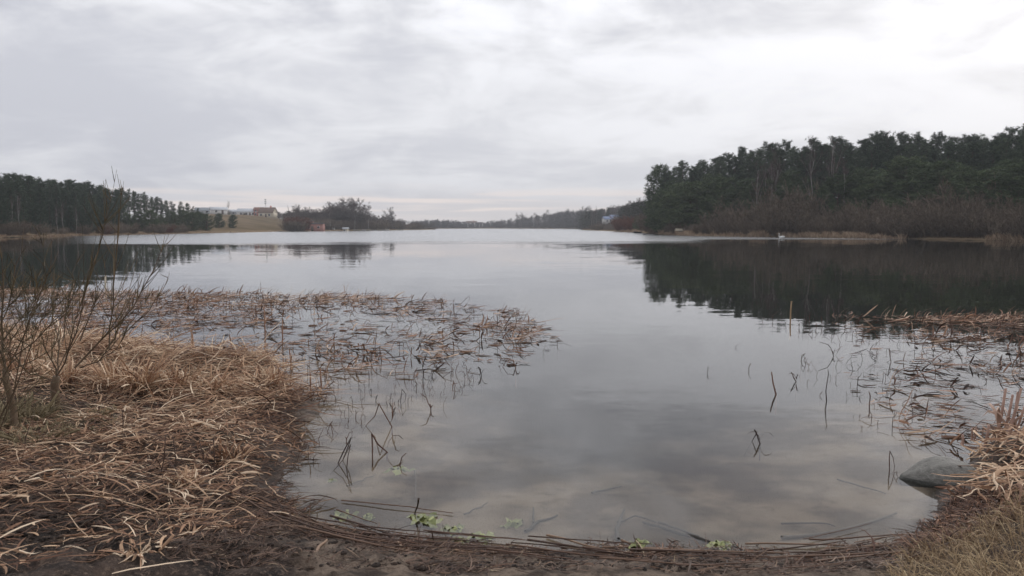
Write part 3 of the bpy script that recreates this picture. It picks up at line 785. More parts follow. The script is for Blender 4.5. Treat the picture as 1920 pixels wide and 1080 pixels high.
# shore reeds: tan strips under the woods
M_tan = mat('tan_reeds', [(0, (.16, .105, .072)), (.5, (.36, .26, .18)), (1, (.55, .43, .30))], rough=.8)
def shore_reeds(name, spans, seed, hmax=1.0, den=26):
    g = np.random.default_rng(seed); mb = MB()
    for x0, x1, k in spans:
        n = int((x1 - x0) * den * k)
        px = g.uniform(x0, x1, n); r = np.interp([azp(p) for p in px], TH, TT[:, 0]) + g.uniform(-.6, 2.2, n)
        th = np.array([azp(p) for p in px]); x = r * np.sin(th); y = r * np.cos(th); z = np.maximum(ground_z(x, y), 0)
        cl_ = .35 + .9 * vnoise(px * .22, px * 0, 5)
        L = hmax * g.uniform(.35, 1, n) * cl_
        a = g.random(n) * 6.28; ln = g.uniform(.1, .9, n)
        b = np.stack([x, y, z - .05], -1); d = np.stack([np.cos(a) * ln, np.sin(a) * ln, np.ones(n)], -1)
        s = np.linspace(0, 1, 3); P = b[:, None] + d[:, None] * (L[:, None] * s)[..., None]; P[:, 2, 2] -= L * .15 * g.random(n)
        S = np.zeros_like(P); S[..., 0] = 1
        mb.ribbons(P, S, np.full((n, 3), .03) * np.array([1, .8, .3]), g.random(n))
    return tag(mb.build(name, M_tan), kind='stuff')
shore_reeds('shore_reeds', [(1150, 1195, .6), (1236, 1302, 1.0), (1405, 1440, 1.1), (1460, 1530, .7), (1526, 1580, 1.1), (1583, 1625, 1.3), (1625, 1700, .35), (1850, 1960, .4), (1302, 1405, .15)], 3, 1.1)
shore_reeds('bank_reeds', [(-150, 370, .45), (370, 560, .25)], 4, .45)

# ------------------------------------------------------------------ far buildings, boats and small shore things
def wallmat(n, c): return mat(n, color=c, rough=.85, noise=(.8, .12))
W_white = wallmat('white_render', (.62, .60, .58)); W_grey = wallmat('grey_cladding', (.36, .37, .37)); W_pink = wallmat('pink_render', (.36, .18, .15))
W_red = wallmat('red_brick', (.40, .13, .09)); W_cream = wallmat('cream_render', (.52, .46, .36)); R_dark = wallmat('dark_roof', (.07, .06, .06)); R_brown = wallmat('brown_roof', (.16, .11, .085))
R_lt = wallmat('pale_metal_roof', (.50, .52, .55)); R_blue = wallmat('blue_grey_roof', (.24, .29, .42)); R_redt = wallmat('red_tile_roof', (.22, .11, .085))
M_pane = mat('window_glass', color=(.03, .035, .04), rough=.15, spec=.6); M_wood = wallmat('weathered_wood', (.13, .10, .08)); M_whitep = mat('white_paint', color=(.75, .75, .73), rough=.5)
M_dark = mat('dark_hull', color=(.03, .03, .035), rough=.6)

def house(name, cat, px, r, w, d, hw, hr, wm, rm, rz, label, wins=(), door=None, chim=False, group=None, dz=0):
    p = pos_at(px, r); root = empty(name, (p[0], p[1], p[2] - .1 + dz), rz)
    tag(root, label, cat, group)
    b = MB(); b.box((-w / 2, -d / 2, -.6), (w / 2, d / 2, hw))
    if hr > 0:
        i = b.verts([(-w / 2, -d / 2, hw), (-w / 2, d / 2, hw), (-w / 2, 0, hw + hr), (w / 2, -d / 2, hw), (w / 2, d / 2, hw), (w / 2, 0, hw + hr)], .5)
        b.t.append(np.array([[0, 2, 1], [3, 4, 5]]) + i)
    b.build('wall', wm, root, smooth=False)
    e = .35; rb = MB(); th_ = .16
    sl_ = hr / (d / 2) if hr > 0 else 0
    for s in (-1, 1):
        V = [(-w / 2 - e, 0, hw + hr + .02), (w / 2 + e, 0, hw + hr + .02), (w / 2 + e, s * (d / 2 + e), hw - e * sl_ + .02), (-w / 2 - e, s * (d / 2 + e), hw - e * sl_ + .02)]
        V += [(a, b_, c + th_) for a, b_, c in V]
        i = rb.verts(V, .5); rb.q.append(np.array([[0, 1, 2, 3], [4, 7, 6, 5], [2, 6, 7, 3], [0, 3, 7, 4], [1, 5, 6, 2]]) + i)
    ro = rb.build('roof', rm, root, smooth=False)
    if chim:
        cb = MB(); cb.box((w * .18, -.35, hw + hr * .5), (w * .18 + .7, .35, hw + hr + 1.0)); cb.build('chimney', W_red, ro, smooth=False)
    for (wx, wz, ww, wh) in wins:
        f = MB(); f.box((wx - ww / 2 - .08, -d / 2 - .07, wz - .08), (wx + ww / 2 + .08, -d / 2 + .01, wz + wh + .08)); fo = f.build('window', M_whitep, root, smooth=False)
        g_ = MB(); g_.box((wx - ww / 2, -d / 2 - .10, wz), (wx + ww / 2, -d / 2 - .075, wz + wh)); g_.build('pane', M_pane, fo, smooth=False)
    if door:
        f = MB(); f.box((door - .5, -d / 2 - .08, 0), (door + .5, -d / 2 + .01, 2.05)); f.build('door', M_wood, root, smooth=False)
    return root
house('barn', 'barn', 391, 445, 12.5, 8, 2.3, 1.7, W_grey, wallmat('grey_metal_roof', (.27, .29, .31)), .25, 'long grey barn with pale metal roof on the crest behind the pines', [(-5, 1.2, 1.2, 1), (0, 1.2, 1.2, 1), (5, 1.2, 1.2, 1)], 2.5)
house('shed', 'shed', 411, 418, 8, 5, 2.3, 1.3, W_white, R_lt, .5, 'small pale shed right of the long grey barn', [(-1.5, 1, .9, .9)], 1.6)
house('farmhouse', 'house', 467, 470, 12, 7, 2.6, 1.8, W_white, R_lt, .1, 'low white farmhouse with pale roof left of the red brick house', [(-3.5, .9, 1.2, 1.1), (-.5, .9, 1.2, 1.1), (3.5, .9, 1.2, 1.1)], 1.6)
house('brick_house', 'house', 486, 468, 4.6, 6, 4.0, 1.5, W_red, R_redt, .15, 'square red brick house on the field crest', [(-1.2, 1, .9, 1.1), (1.2, 1, .9, 1.1), (-1.2, 2.8, .9, 1), (1.2, 2.8, .9, 1)])
house('cottage', 'house', 503, 455, 8.6, 7, 2.8, 2.9, W_cream, R_brown, -.1, 'cream cottage with steep brown roof right of the red brick house', [(-2.6, .9, 1.1, 1.1), (2.4, .9, 1.1, 1.1)], .3, True)
house('garage', 'garage', 447, 478, 10, 5, 2.4, 1.0, W_grey, R_lt, .1, 'low grey garage on the crest right of the lone bare tree', [(-2, 1, 1.2, .8)], 2)
house('boathouse', 'boathouse', 591, 303, 6.6, 5, 2.9, .35, W_pink, R_dark, .05, 'pink boathouse with flat roof on the middle point shore', [(-1.9, 1.1, .7, 1.0), (1.8, 1.3, .8, .7)], -.6)
house('lean_to', 'shed', 575, 312, 5.0, 5, 3.3, .5, W_red, R_dark, .05, 'taller reddish shed with dark roof adjoining the pink boathouse', [(-1.0, 1.1, .8, .8)])
house('hut', 'hut', 625, 326, 1.2, 1.2, 1.5, .3, W_white, R_dark, .3, 'tiny white hut between pink boathouse and the larger pale hut', [(0, .8, .4, .4)])
house('pale_hut', 'hut', 648, 318, 1.9, 2, 1.7, .3, W_cream, R_lt, .0, 'pale hut under the high bare trees of the middle point', [(-.3, .7, .5, .6)])
house('white_house', 'house', 870, 830, 6.5, 7, 3.4, 2.2, W_white, R_dark, .9, 'white gabled house farthest left among the three across the lake', [(0, 1.2, 1.4, 1.3)])
house('manor', 'house', 884, 850, 12, 8, 4.2, 2.2, W_white, R_brown, .1, 'largest white house with brown roof across the lake', [(-4, 1, 1.2, 1.3), (0, 1, 1.2, 1.3), (4, 1, 1.2, 1.3)], 2, True)
house('gabled_house', 'house', 899, 832, 8, 7, 2.9, 2.4, W_white, R_dark, -.3, 'white gabled house farthest right among the three across the lake', [(0, 1, 1.3, 1.2)])
house('lodge', 'house', 1139, 432, 5.2, 5, 2.3, 1.4, W_white, R_blue, .2, 'white lodge with blue grey roof above the red bushes', [(-1, .9, .8, .8), (1, .9, .8, .8)], dz=.4)
house('cabin', 'cabin', 1151, 436, 4.6, 4, 1.8, .8, W_grey, R_blue, .1, 'low grey cabin right of the white lodge', [(0, .8, .9, .6)], dz=.4)
# mast, flagpole
def pole(name, cat, px, r, h, rad, m_, label, top=None):
    p = pos_at(px, r); root = empty(name, p); tag(root, label, cat)
    b = MB(); b.tubes(np.array([[0, 0, -.3], [0, 0, h * .5], [0, 0, h]]), [rad, rad * .8, rad * .6], 6, .5); b.build('post', m_, root)
    if top:
        for i in range(3):
            b = MB(); b.box((-.5, -.15, h * (.72 + .1 * i)), (.5, .15, h * (.72 + .1 * i) + .5)); b.build('antenna', W_grey, root, smooth=False)
    else:
        b = MB(); b.blob((0, 0, h), (rad * 1.8,) * 3, nu=8, nv=6); b.build('finial', m_, root)
    return root
pole('antenna_mast', 'mast', 499, 470, 11, .14, W_grey, 'thin grey antenna mast rising behind the brown roofed cottage', True)
pole('flagpole', 'flagpole', 691, 352, 5.6, .05, W_white, 'bare pale flagpole beside the boats on the middle point')

def boat(name, px, r, L, mh, rz, label, inverted=False, cat='boat', group=None, z=None, bw=.32):
    p = pos_at(px, r); root = empty(name, (p[0], p[1], max(p[2], 0) + .02 if z is None else z), rz); tag(root, label, cat, group)
    b = MB(); s = np.linspace(-1, 1, 13); K = []
    for v in s:
        wd = L * bw * .5 * (1 - abs(v) ** 2.6 * (1 if v > 0 else .35)); hh = .42 * (1 + .18 * v * v)
        a = np.linspace(-1, 1, 9); sec = [(v * L / 2, wd * q, hh * (abs(q) ** 2.4)) for q in a]; K.append(sec)
    V = np.array(K)
    if inverted: V[..., 2] = .5 - V[..., 2]
    b.strips(V[None], False, .5); b.build('hull', mh, root)
    if not inverted:
        for q in (-.3, .25):
            c = MB(); c.box((q * L / 2 - .12, -L * .13, .28), (q * L / 2 + .12, L * .13, .32)); c.build('thwart', M_wood, root, smooth=False)
        c = MB(); top = V[:, [0, -1]]
        for e in (0, -1):
            c.tubes(V[:, e], .03, 5, .5)
        c.build('gunwale', mh, root)
    else:
        c = MB(); c.tubes(V[:, 4] + np.array([0, 0, .03]), .03, 5, .5); c.build('keel', mh, root)
    return root
boat('upturned_boat', 1279, shore_r(1279) + 4.5, 3.0, W_cream, .18, 'pale upturned boat on the reedy bank at the left end of the right wood', True, z=.85)
boat('rowing_boat', 1201, shore_r(1201) - .8, 3.6, M_dark, .05, 'dark rowing boat at the tip of the spit below the dry reeds', z=-.05)
boat('far_boat', 1049, 655, 4.5, W_white, .1, 'small white boat far across the lake below the wooded ridge', z=-.05)
for i, px in enumerate((668, 676, 684, 699, 706, 719, 750)):
    boat('moored_boat', px, shore_r(px) - 1.5 - (i % 2), 4.2 + (i % 3) * .8, W_white if i % 2 else W_cream, rnd.uniform(-.3, .3), ['leftmost small boat moored at the middle point landing', 'second small boat at the landing, left of the flagpole', 'small boat just left of the bare flagpole', 'small boat right of the bare flagpole', 'white boat in the middle of the moored row', 'boat moored right of the landing stage', 'lone white boat moored far right of the landing'][i], z=-.06, group='boats at the middle point')
# landing stage
root = empty('landing_stage', tuple(np.array(pos_at(698, shore_r(698) - 2)) * [1, 1, 0])); tag(root, 'low wooden landing stage with posts beside the moored boats', 'jetty')
for k in range(14):
    b = MB(); b.box((-7 + k, -1, .35), (-6.1 + k, 1, .43)); b.build('plank', M_wood, root, smooth=False)
for k in range(8):
    b = MB(); b.tubes(np.array([[-6.8 + 1.9 * k, -1.05, -1.], [-6.8 + 1.9 * k, -1.05, 1.15]]), [.07, .06], 6, .5); b.build('post', W_cream if k % 2 else M_wood, root)

# swan
def swan(px, py):
    p = at(px, py); root = empty('swan', tuple(p), 2.9); tag(root, 'white swan floating close to the dry reeds of the right shore', 'swan')
    b = MB()
    def f(D, V):
        V = V.copy(); q = D[..., 0]; V[..., 2] = np.where(V[..., 2] > 0, V[..., 2] * (1 - .25 * q), V[..., 2] * .5); V[..., 2] += .09 * np.clip(-q, 0, 1) ** 2; return V
    b.blob((0, 0, .1), (.42, .2, .2), nu=20, nv=12, fn=f)
    nk = np.array([[.30, 0, .14], [.42, 0, .26], [.44, 0, .42], [.39, 0, .56], [.40, 0, .66], [.47, 0, .70], [.54, 0, .675]])
    b.tubes(nk, [.085, .065, .045, .038, .04, .05, .03], 8, .5)
    b.build('body', M_whitep, root)
    k = MB(); k.tubes(np.array([[.535, 0, .675], [.58, 0, .66], [.625, 0, .645]]), [.027, .022, .010], 6, .5); k.build('beak', mat('orange_beak', color=(.6, .2, .04), rough=.4), root)
    for s in (-1, 1):
        w_ = MB()
        w_.blob((-.08, s * .13, .2), (.32, .07, .13), nu=14, nv=8); w_.build('wing', M_whitep, root)
swan(1466, 446.3)
# duck
root = empty('duck', tuple(at(1208, 441)), .2); tag(root, 'small dark duck on the water before the dark rowing boat', 'duck')
b = MB(); b.blob((0, 0, .07), (.27, .12, .11), nu=12, nv=8); b.tubes(np.array([[.2, 0, .1], [.25, 0, .2], [.27, 0, .27], [.33, 0, .27]]), [.05, .035, .05, .02], 6, .5); b.build('body', M_dark, root)
b = MB(); b.tubes(np.array([[.32, 0, .268], [.38, 0, .26]]), [.02, .012], 5, .5); b.build('beak', M_wood, root)

# ------------------------------------------------------------------ near things
# boulder at the right bank
def boulder():
    c = at(1762, 902, 0.0); root = empty('boulder', (c[0], c[1], 0)); tag(root, 'smooth grey wet boulder half in the water at the right bank', 'boulder')
    n = 2
    b = MB(); sx = .262
    def f(D, V):
        S = D; q = S[..., 0]
        c = (q + 1) / 2
        zt = .42 + .58 * sstep(c, -.05, .62)
        yt = .55 + .45 * sstep(c, -.05, .5)
        V = S * np.array([sx * 1.05, .185, .165]); V[..., 2] *= zt; V[..., 1] *= yt
        k = .010 * np.sin(D[..., 0] * 5 + 1.3 * D[..., 2] + 2) + .007 * np.sin(D[..., 1] * 9 + D[..., 0] * 4) + .005 * np.sin(D[..., 2] * 13 + D[..., 1] * 7)
        return V + D * k[..., None] * np.array([.3, .3, .22])
    b.blob((.02, .05, -.015), (1, 1, 1), .5, 64, 40, f)
    zv = np.concatenate(b.v)[:, 2]; b.tone = [np.clip(.5 + (zv - .018) * 14, 0, 1)]
    b.build('stone_body', M_stone, root)
boulder()
c = at(48, 1079, .40); 
root = empty('stone', (c[0], c[1], float(ground_z(c[0], c[1])) + .0)); tag(root, 'smooth blue grey stone half buried in mud at the bottom edge', 'stone')
b = MB(); b.blob((0, 0, .0), (.075, .06, .045), .5, 24, 14, lambda D, V: V * (1 + .08 * np.sin(3 * D[..., :1] + 1)))
b.build('stone_body', mat('blue_grey_stone', color=(.20, .225, .25), rough=.55, noise=(20, .15)), root)

# ---- blades
def spine(base, az, L, pitch, K, curl=None):
    """pitch (N,K-1) angle of every segment above horizontal"""
    N = len(base); seg = (L / (K - 1))[:, None]
    a = az[:, None] + (0 if curl is None else curl[:, None] * np.linspace(0, 1, K - 1)[None])
    D = np.stack([np.cos(a) * np.cos(pitch), np.sin(a) * np.cos(pitch), np.sin(pitch)], -1) * seg[..., None]
    P = np.concatenate([base[:, None], base[:, None] + np.cumsum(D, 1)], 1)
    return P, a
def sidevec(P, roll):
    T = unit(np.gradient(P, axis=1)); h = np.cross(T, np.array([0, 0, 1.])); 
    h = unit(h + 1e-4 * np.array([1, .3, 0])); n = np.cross(h, T)
    r = roll[:, None, None]
    return h * np.cos(r) + n * np.sin(r), n * np.cos(r) - h * np.sin(r)
WP = np.array([.55, 1, 1, .8, .12])
def add_blades(mb, base, az, L, pitch0, pitch1, hw, tone, g, K=5, kink=.35, follow=True, crease=.35, zoff=None, wp=None):
    N = len(base)
    q = np.linspace(0, 1, K - 1)[None]
    pit = pitch0[:, None] * (1 - q) + pitch1[:, None] * q
    k = g.integers(1, K - 1, N); kk = (np.arange(K - 1)[None] >= k[:, None]) & (g.random(N) < kink)[:, None]
    pit = pit + kk * (g.normal(size=N) * .5)[:, None]
    curl = g.normal(size=N) * .5 + (g.random(N) < kink) * g.normal(size=N) * .7
    P, a = spine(base, az, L, pit, K, curl)
    if follow:
        gz = np.maximum(ground_z(P[..., 0], P[..., 1]), 0.004)
        if zoff is not None: gz = gz + zoff[:, None]
        P[..., 2] = np.maximum(P[..., 2], gz + .004)
        P[..., 2] = np.minimum(P[..., 2], gz + .09 + np.maximum(pitch0, 0)[:, None] * L[:, None] * 1.2)
    S, U = sidevec(P, g.normal(size=N) * .5)
    w_ = hw[:, None] * (WP[None] if wp is None else wp[None]) if K == 5 else hw[:, None] * np.linspace(1, .3, K)[None]
    mb.ribbons(P, S, w_, tone, crease, U)
    return P
def in_poly_px(x, y, poly):
    # project ground points to photograph pixels and test them against a polygon
    k = y * CP - (0 - CAMZ) * SP * 0
    z = -CAMZ; fwd = y * CP - z * SP; upv = y * SP + z * CP
    px = 960 + F * x / fwd; py = 540 - F * upv / fwd
    ins = np.zeros(px.shape, bool); n = len(poly)
    for i in range(n):
        ax, ay = poly[i]; bx, by = poly[(i + 1) % n]
        c = (ay > py) != (by > py); ins ^= c & (px < (bx - ax) * (py - ay) / ((by - ay) or 1e-9) + ax)
    return ins, px, py
def scatter(g, n, box, test):
    X = []; tot = 0
    while tot < n:
        x = g.uniform(box[0], box[1], n); y = g.uniform(box[2], box[3], n); m_ = test(x, y); X.append(np.stack([x, y], -1)[m_]); tot += m_.sum()
        if len(X) > 200: break
    return np.concatenate(X)[:n]

# ---- straw mat of the left bank
g = np.random.default_rng(5)
BANKL = [(-400, 600), (60, 636), (200, 660), (330, 684), (440, 692), (520, 694), (555, 745), (600, 785), (530, 825), (560, 868), (510, 915), (520, 960), (470, 1000), (420, 1050), (330, 1100), (-100, 1150), (-500, 900)]
def straw_mat():
    def test(x, y):
        i = in_poly_px(x + (fbm(x * 2.5, y * 2.5, 161) - .5) * .9, y + (fbm(x * 2.5, y * 2.5, 163) - .5) * .9, BANKL)[0]; _, px, py = in_poly_px(x, y, BANKL)
        d = .5 * fbm(x * 1.3, y * 1.3, 91) + .5 * fbm(x * 4.5, y * 4.5, 93)
        thin = sstep(py, 985, 1075) * (1 - .35 * sstep(px, 200, 400))
        th2 = sstep(px, 400, 520) * sstep(py, 880, 960)
        keep = .32 + 1.5 * d - thin * .48 - th2 * .55 - .75 * np.exp(-((px - 110) / 60) ** 2 - ((py - 795) / 30) ** 2)
        for c, r, h in HOLLOWS: keep = keep - 1.2 * np.exp(-((x - c[0]) ** 2 + (y - c[1]) ** 2) / (r * .8) ** 2)
        return i & (g.random(x.shape) < keep)
    n = 44000
    XY = scatter(g, n, (-9, 0, 3.1, 12.5), test); n = len(XY)
    x, y = XY.T; z = np.maximum(ground_z(x, y), 0); _, px, py = in_poly_px(x, y, BANKL)
    flow = (fbm(x * .7, y * .7, 95) - .5) * 3.0 + .35
    az = flow + g.normal(size=n) * .85 + (g.random(n) < .5) * PI
    upper = 1 - sstep(py, 720, 850)
    L = g.lognormal(-2.15, .52, n) * (.9 + .95 * upper); L = np.clip(L, .04, .6)
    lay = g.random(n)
    base = np.stack([x, y, z + lay * (.03 + .09 * upper)], -1)
    p0 = g.normal(size=n) * .22 + .12 + .30 * upper * g.random(n); p1 = p0 - .35 * g.random(n) - .15
    hw = np.clip(g.lognormal(-5.8, .5, n), .001, .007)
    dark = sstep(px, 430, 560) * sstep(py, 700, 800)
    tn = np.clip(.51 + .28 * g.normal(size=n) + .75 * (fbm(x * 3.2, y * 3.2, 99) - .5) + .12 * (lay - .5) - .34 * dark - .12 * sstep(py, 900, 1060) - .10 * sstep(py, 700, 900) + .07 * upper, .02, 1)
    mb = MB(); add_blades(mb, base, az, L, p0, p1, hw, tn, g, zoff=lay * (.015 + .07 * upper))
    return tag(mb.build('straw_mat', M_straw), kind='stuff')
straw_mat()

# pale thick fallen reeds that lie on top, each a thing
def make_reed_protos(n, seed, mt, Lr, rad, bend, name, cat, tone=(.4, .9), leafy=.4, ribbon=.5):
    g = np.random.default_rng(seed); out_ = []
    for i in range(n):
        root = MB(); L = g.uniform(*Lr); K = 6
        s = np.linspace(0, 1, K); P = np.stack([s * L, np.cumsum(g.normal(size=K)) * bend * L * .3, .01 + .05 * L * np.sin(s * PI) * g.random()], -1)
        if g.random() < .4:
            k = g.integers(2, 5); an = g.normal() * .5; d = P[k:] - P[k]; ca, sa = math.cos(an), math.sin(an)
            P[k:] = P[k] + np.stack([d[:, 0] * ca - d[:, 1] * sa, d[:, 0] * sa + d[:, 1] * ca, d[:, 2]], -1)
        P -= P.mean(0) * [1, 1, 0]; tn = g.uniform(*tone)
        if g.random() < ribbon:
            S, U = sidevec(P[None], np.array([g.normal() * .4])); root.ribbons(P[None], S, (rad * 1.7 * np.array([.6, 1, 1, .9, .7, .1]))[None], tn, .4, U)
        else: root.tubes(P, np.linspace(rad, rad * .6, K), 6, tn)
        for j in range(int(g.random() < leafy) * g.integers(1, 3)):
            k = g.integers(1, K - 1); a = g.random() * 6.28; b_ = P[k][None]
            Q, _ = spine(b_, np.array([a]), np.array([L * .4]), np.array([[.5, .1, -.3, -.4]]), 5)
            S, U = sidevec(Q, np.array([.3])); root.ribbons(Q, S, (rad * .9 * WP)[None], min(1, tn + .1), .3, U)
        o = root.build(name, mt); o['category'] = cat; KIDS[o.name] = []; out_.append(o)
    return out_
FALL = Pool(make_reed_protos(14, 31, M_straw, (.10, .32), .0038, .10, 'fallen_reed', 'reed', (.55, .95)))
def lay(pool, x, y, rz, s, label, group, dz=.02, tilt=0):
    e = .1; z = float(max(ground_z(x, y), 0)); zx = float(max(ground_z(x + e * math.cos(rz), y + e * math.sin(rz)), 0))
    pool.put(rnd.randrange(len(pool.p)), (x, y, z + dz), rz, s, label, group, (0, -math.atan2(zx - z, e) + tilt))
def cell(px, py, xs, ys):
    a = next((n for v, n in xs if px < v), xs[-1][1]); b = next((n for v, n in ys if py < v), ys[-1][1]); return (a + ' ' + b).strip()
ZBX = [(110, 'below the leftmost sapling'), (190, 'below the forked sapling'), (260, 'left of the dark hollow'), (330, 'straight below the dark hollow'), (410, 'below the bank crest middle'), (480, 'below the golden tussock'), (9999, 'at the water side of the left bank')]
ZBY = [(760, 'crest'), (830, 'upper part'), (900, 'middle part'), (950, 'lower part'), (9999, '')]
g = np.random.default_rng(15)
def tb(x, y):
    i, px, py = in_poly_px(x, y, BANKL); return i & (px > -20) & (px < 560) & (py > 690) & (py < 1085) & (g.random(x.shape) < .3 + fbm(x, y, 8))
for x, y in scatter(g, 210, (-7, 0, 3.2, 9.5), tb):
    _, px, py = in_poly_px(np.array(x), np.array(y), BANKL)
    low = py > 950
    w_ = cell(px, py, ZBX, ZBY)
    lay(FALL, x, y, rnd.uniform(-.9, .9) + rnd.choice([0, PI]), rnd.uniform(.7, 1.15), ('pale reed on the dark mud, ' if low else 'pale reed on the straw, ') + w_, 'reeds ' + w_ + (' on mud' if low else ''), dz=.035 if py < 900 else .02, tilt=rnd.uniform(-.2, .1))
FALL2 = Pool(make_reed_protos(1, 77, M_straw, (.55, .56), .011, .03, 'fallen_reed', 'reed', (.9, .95), ribbon=1))
for (a, b_, c_, d_, lb) in [((262, 765), (330, 800), 0, .2, 'broad pale reed leaf slanting across the dark hollow of the straw bank'), ((170, 760), (225, 800), 0, .1, 'broad pale reed leaf lying left of the dark hollow'), ((240, 1057), (345, 1050), 0, .0, 'long pale reed leaf lying on the mud at the bottom left')]:
    p = at(*a, .25); q = at(*b_, .22); m_ = (p + q) / 2
    lay(FALL2, m_[0], m_[1], math.atan2(q[1] - p[1], q[0] - p[0]), .62, lb, None, dz=.05)

# ---- tussocks of dead reed leaves (things)
def tussock(px, py, n, L0, label, seed, lean=(0, 0), z=None, tone=.62, hw=.006, droop=1.9, up=1.1, rad=.10, name='reed_tussock', mt=None):
    g = np.random.default_rng(seed); p = at(px, py, .0); zz0 = float(max(ground_z(p[0], p[1]), 0)); p = at(px, py, zz0)
    root = empty(name, (p[0], p[1], zz0)); tag(root, label, 'tussock')
    a = g.random(n) * 6.28; rr_ = rad * np.sqrt(g.random(n)); base = np.stack([rr_ * np.cos(a), rr_ * np.sin(a), np.full(n, -.03)], -1)
    az = a + g.normal(size=n) * .9
    L = L0 * .64 * g.uniform(.3, 1.15, n); p0 = up * .85 + g.normal(size=n) * .38; p1 = p0 - droop * g.uniform(.2, 1, n)
    K = 7; q = np.linspace(0, 1, K - 1)[None]; pit = p0[:, None] * (1 - q ** 1.3) + p1[:, None] * q ** 1.3
    kk = g.integers(1, K - 1, n); pit = pit + ((np.arange(K - 1)[None] >= kk[:, None]) & (g.random(n) < .45)[:, None]) * (g.normal(size=n) * .8)[:, None]
    P, _ = spine(base, az, L, pit, K, g.normal(size=n) * .8)
    P[..., 0] += lean[0] * (P[..., 2] + .03); P[..., 1] += lean[1] * (P[..., 2] + .03)
    gz = ground_z(P[..., 0] + p[0], P[..., 1] + p[1]) - zz0
    P[..., 2] = np.maximum(P[..., 2], np.maximum(gz, -zz0) + .005)
    S, U = sidevec(P, g.normal(size=n) * .5)
    mb = MB(); mb.ribbons(P, S, hw * g.uniform(.5, 1.2, n)[:, None] * np.array([.7, 1, 1, 1, .8, .5, .1])[None], np.clip(tone + .24 * g.normal(size=n), 0, 1), .35, U)
    mb.build('leaves', mt or M_straw, root)
    ns = max(3, n // 30)
    for q in range(ns):
        a = g.random() * 6.28; b0 = np.array([rad * .6 * math.cos(a), rad * .6 * math.sin(a), -.05]); tp = b0 + [.12 * math.cos(a) + lean[0] * .2, .12 * math.sin(a), g.uniform(.12, .35) * L0 * 1.6]
        mb = MB(); mb.tubes(np.stack([b0, (b0 + tp) / 2, tp]), [.009, .008, .007], 6, .55); mb.build('stalk_stub', mt or M_straw, root)
    return root
tussock(262, 722, 230, .62, 'tallest straw tussock leaning right over the dark hollow', 1, (.25, 0))
tussock(210, 716, 190, .52, 'straw tussock just left of the tallest one', 2, (-.3, 0))
tussock(335, 722, 200, .50, 'drooping straw tussock right of the tallest one', 3, (.2, -.2), up=.9)
tussock(400, 726, 180, .46, 'low straw tussock midway along the bank crest', 4, (.3, -.2), up=.7)
tussock(500, 722, 240, .46, 'golden straw tussock at the right end of the bank crest', 5, (-.1, -.2), up=.9, tone=.6)
tussock(470, 730, 150, .42, 'straw tussock just left of the golden end tussock', 6, (.1, -.3), up=.7)
tussock(120, 712, 170, .50, 'straw tussock behind the forked sapling', 7, (-.2, 0))
tussock(40, 705, 200, .55, 'brown straw tussock by the left frame edge', 8, (.1, 0), tone=.5)
tussock(68, 690, 60, .6, 'upright sheaf of pale reed leaves behind the leftmost sapling', 9, (.3, 0), droop=.8, up=1.3, tone=.72, hw=.009)
tussock(300, 742, 130, .42, 'flattened straw fringe along the right side of the hollow', 10, (.3, -.4), up=.6)
tussock(350, 905, 90, .20, 'short stubbly reed tuft in the middle of the left bank', 12, (0, 0), up=1.2, droop=1.0, rad=.07)
tussock(262, 1040, 34, .24, 'splayed pale reed tuft on the mud at the bottom left', 13, (0, 0), up=.8, droop=1.4, rad=.05, hw=.007, tone=.75)
tussock(430, 845, 60, .18, 'short dark reed tuft on the right part of the left bank', 14, (0, 0), up=1.2, droop=.6, rad=.12, tone=.4)
# olive grass at the sapling feet
for i, (px, py, n, L, lb) in enumerate([(40, 775, 420, .34, 'olive dry grass cushion at the foot of the leftmost sapling'), (150, 778, 240, .16, 'olive dry grass cushion at the foot of the forked sapling'), (75, 806, 300, .17, 'olive dry grass cushion between both saplings'), (150, 800, 200, .18, 'small olive grass cushion right of the forked sapling'), (-30, 790, 300, .34, 'olive grass cushion cut by the left frame edge')]):
    tussock(px, py, n, L, lb, 40 + i, up=1.0, droop=2.2, rad=.22, hw=.0022, tone=.5, name='grass_tussock', mt=M_olive)

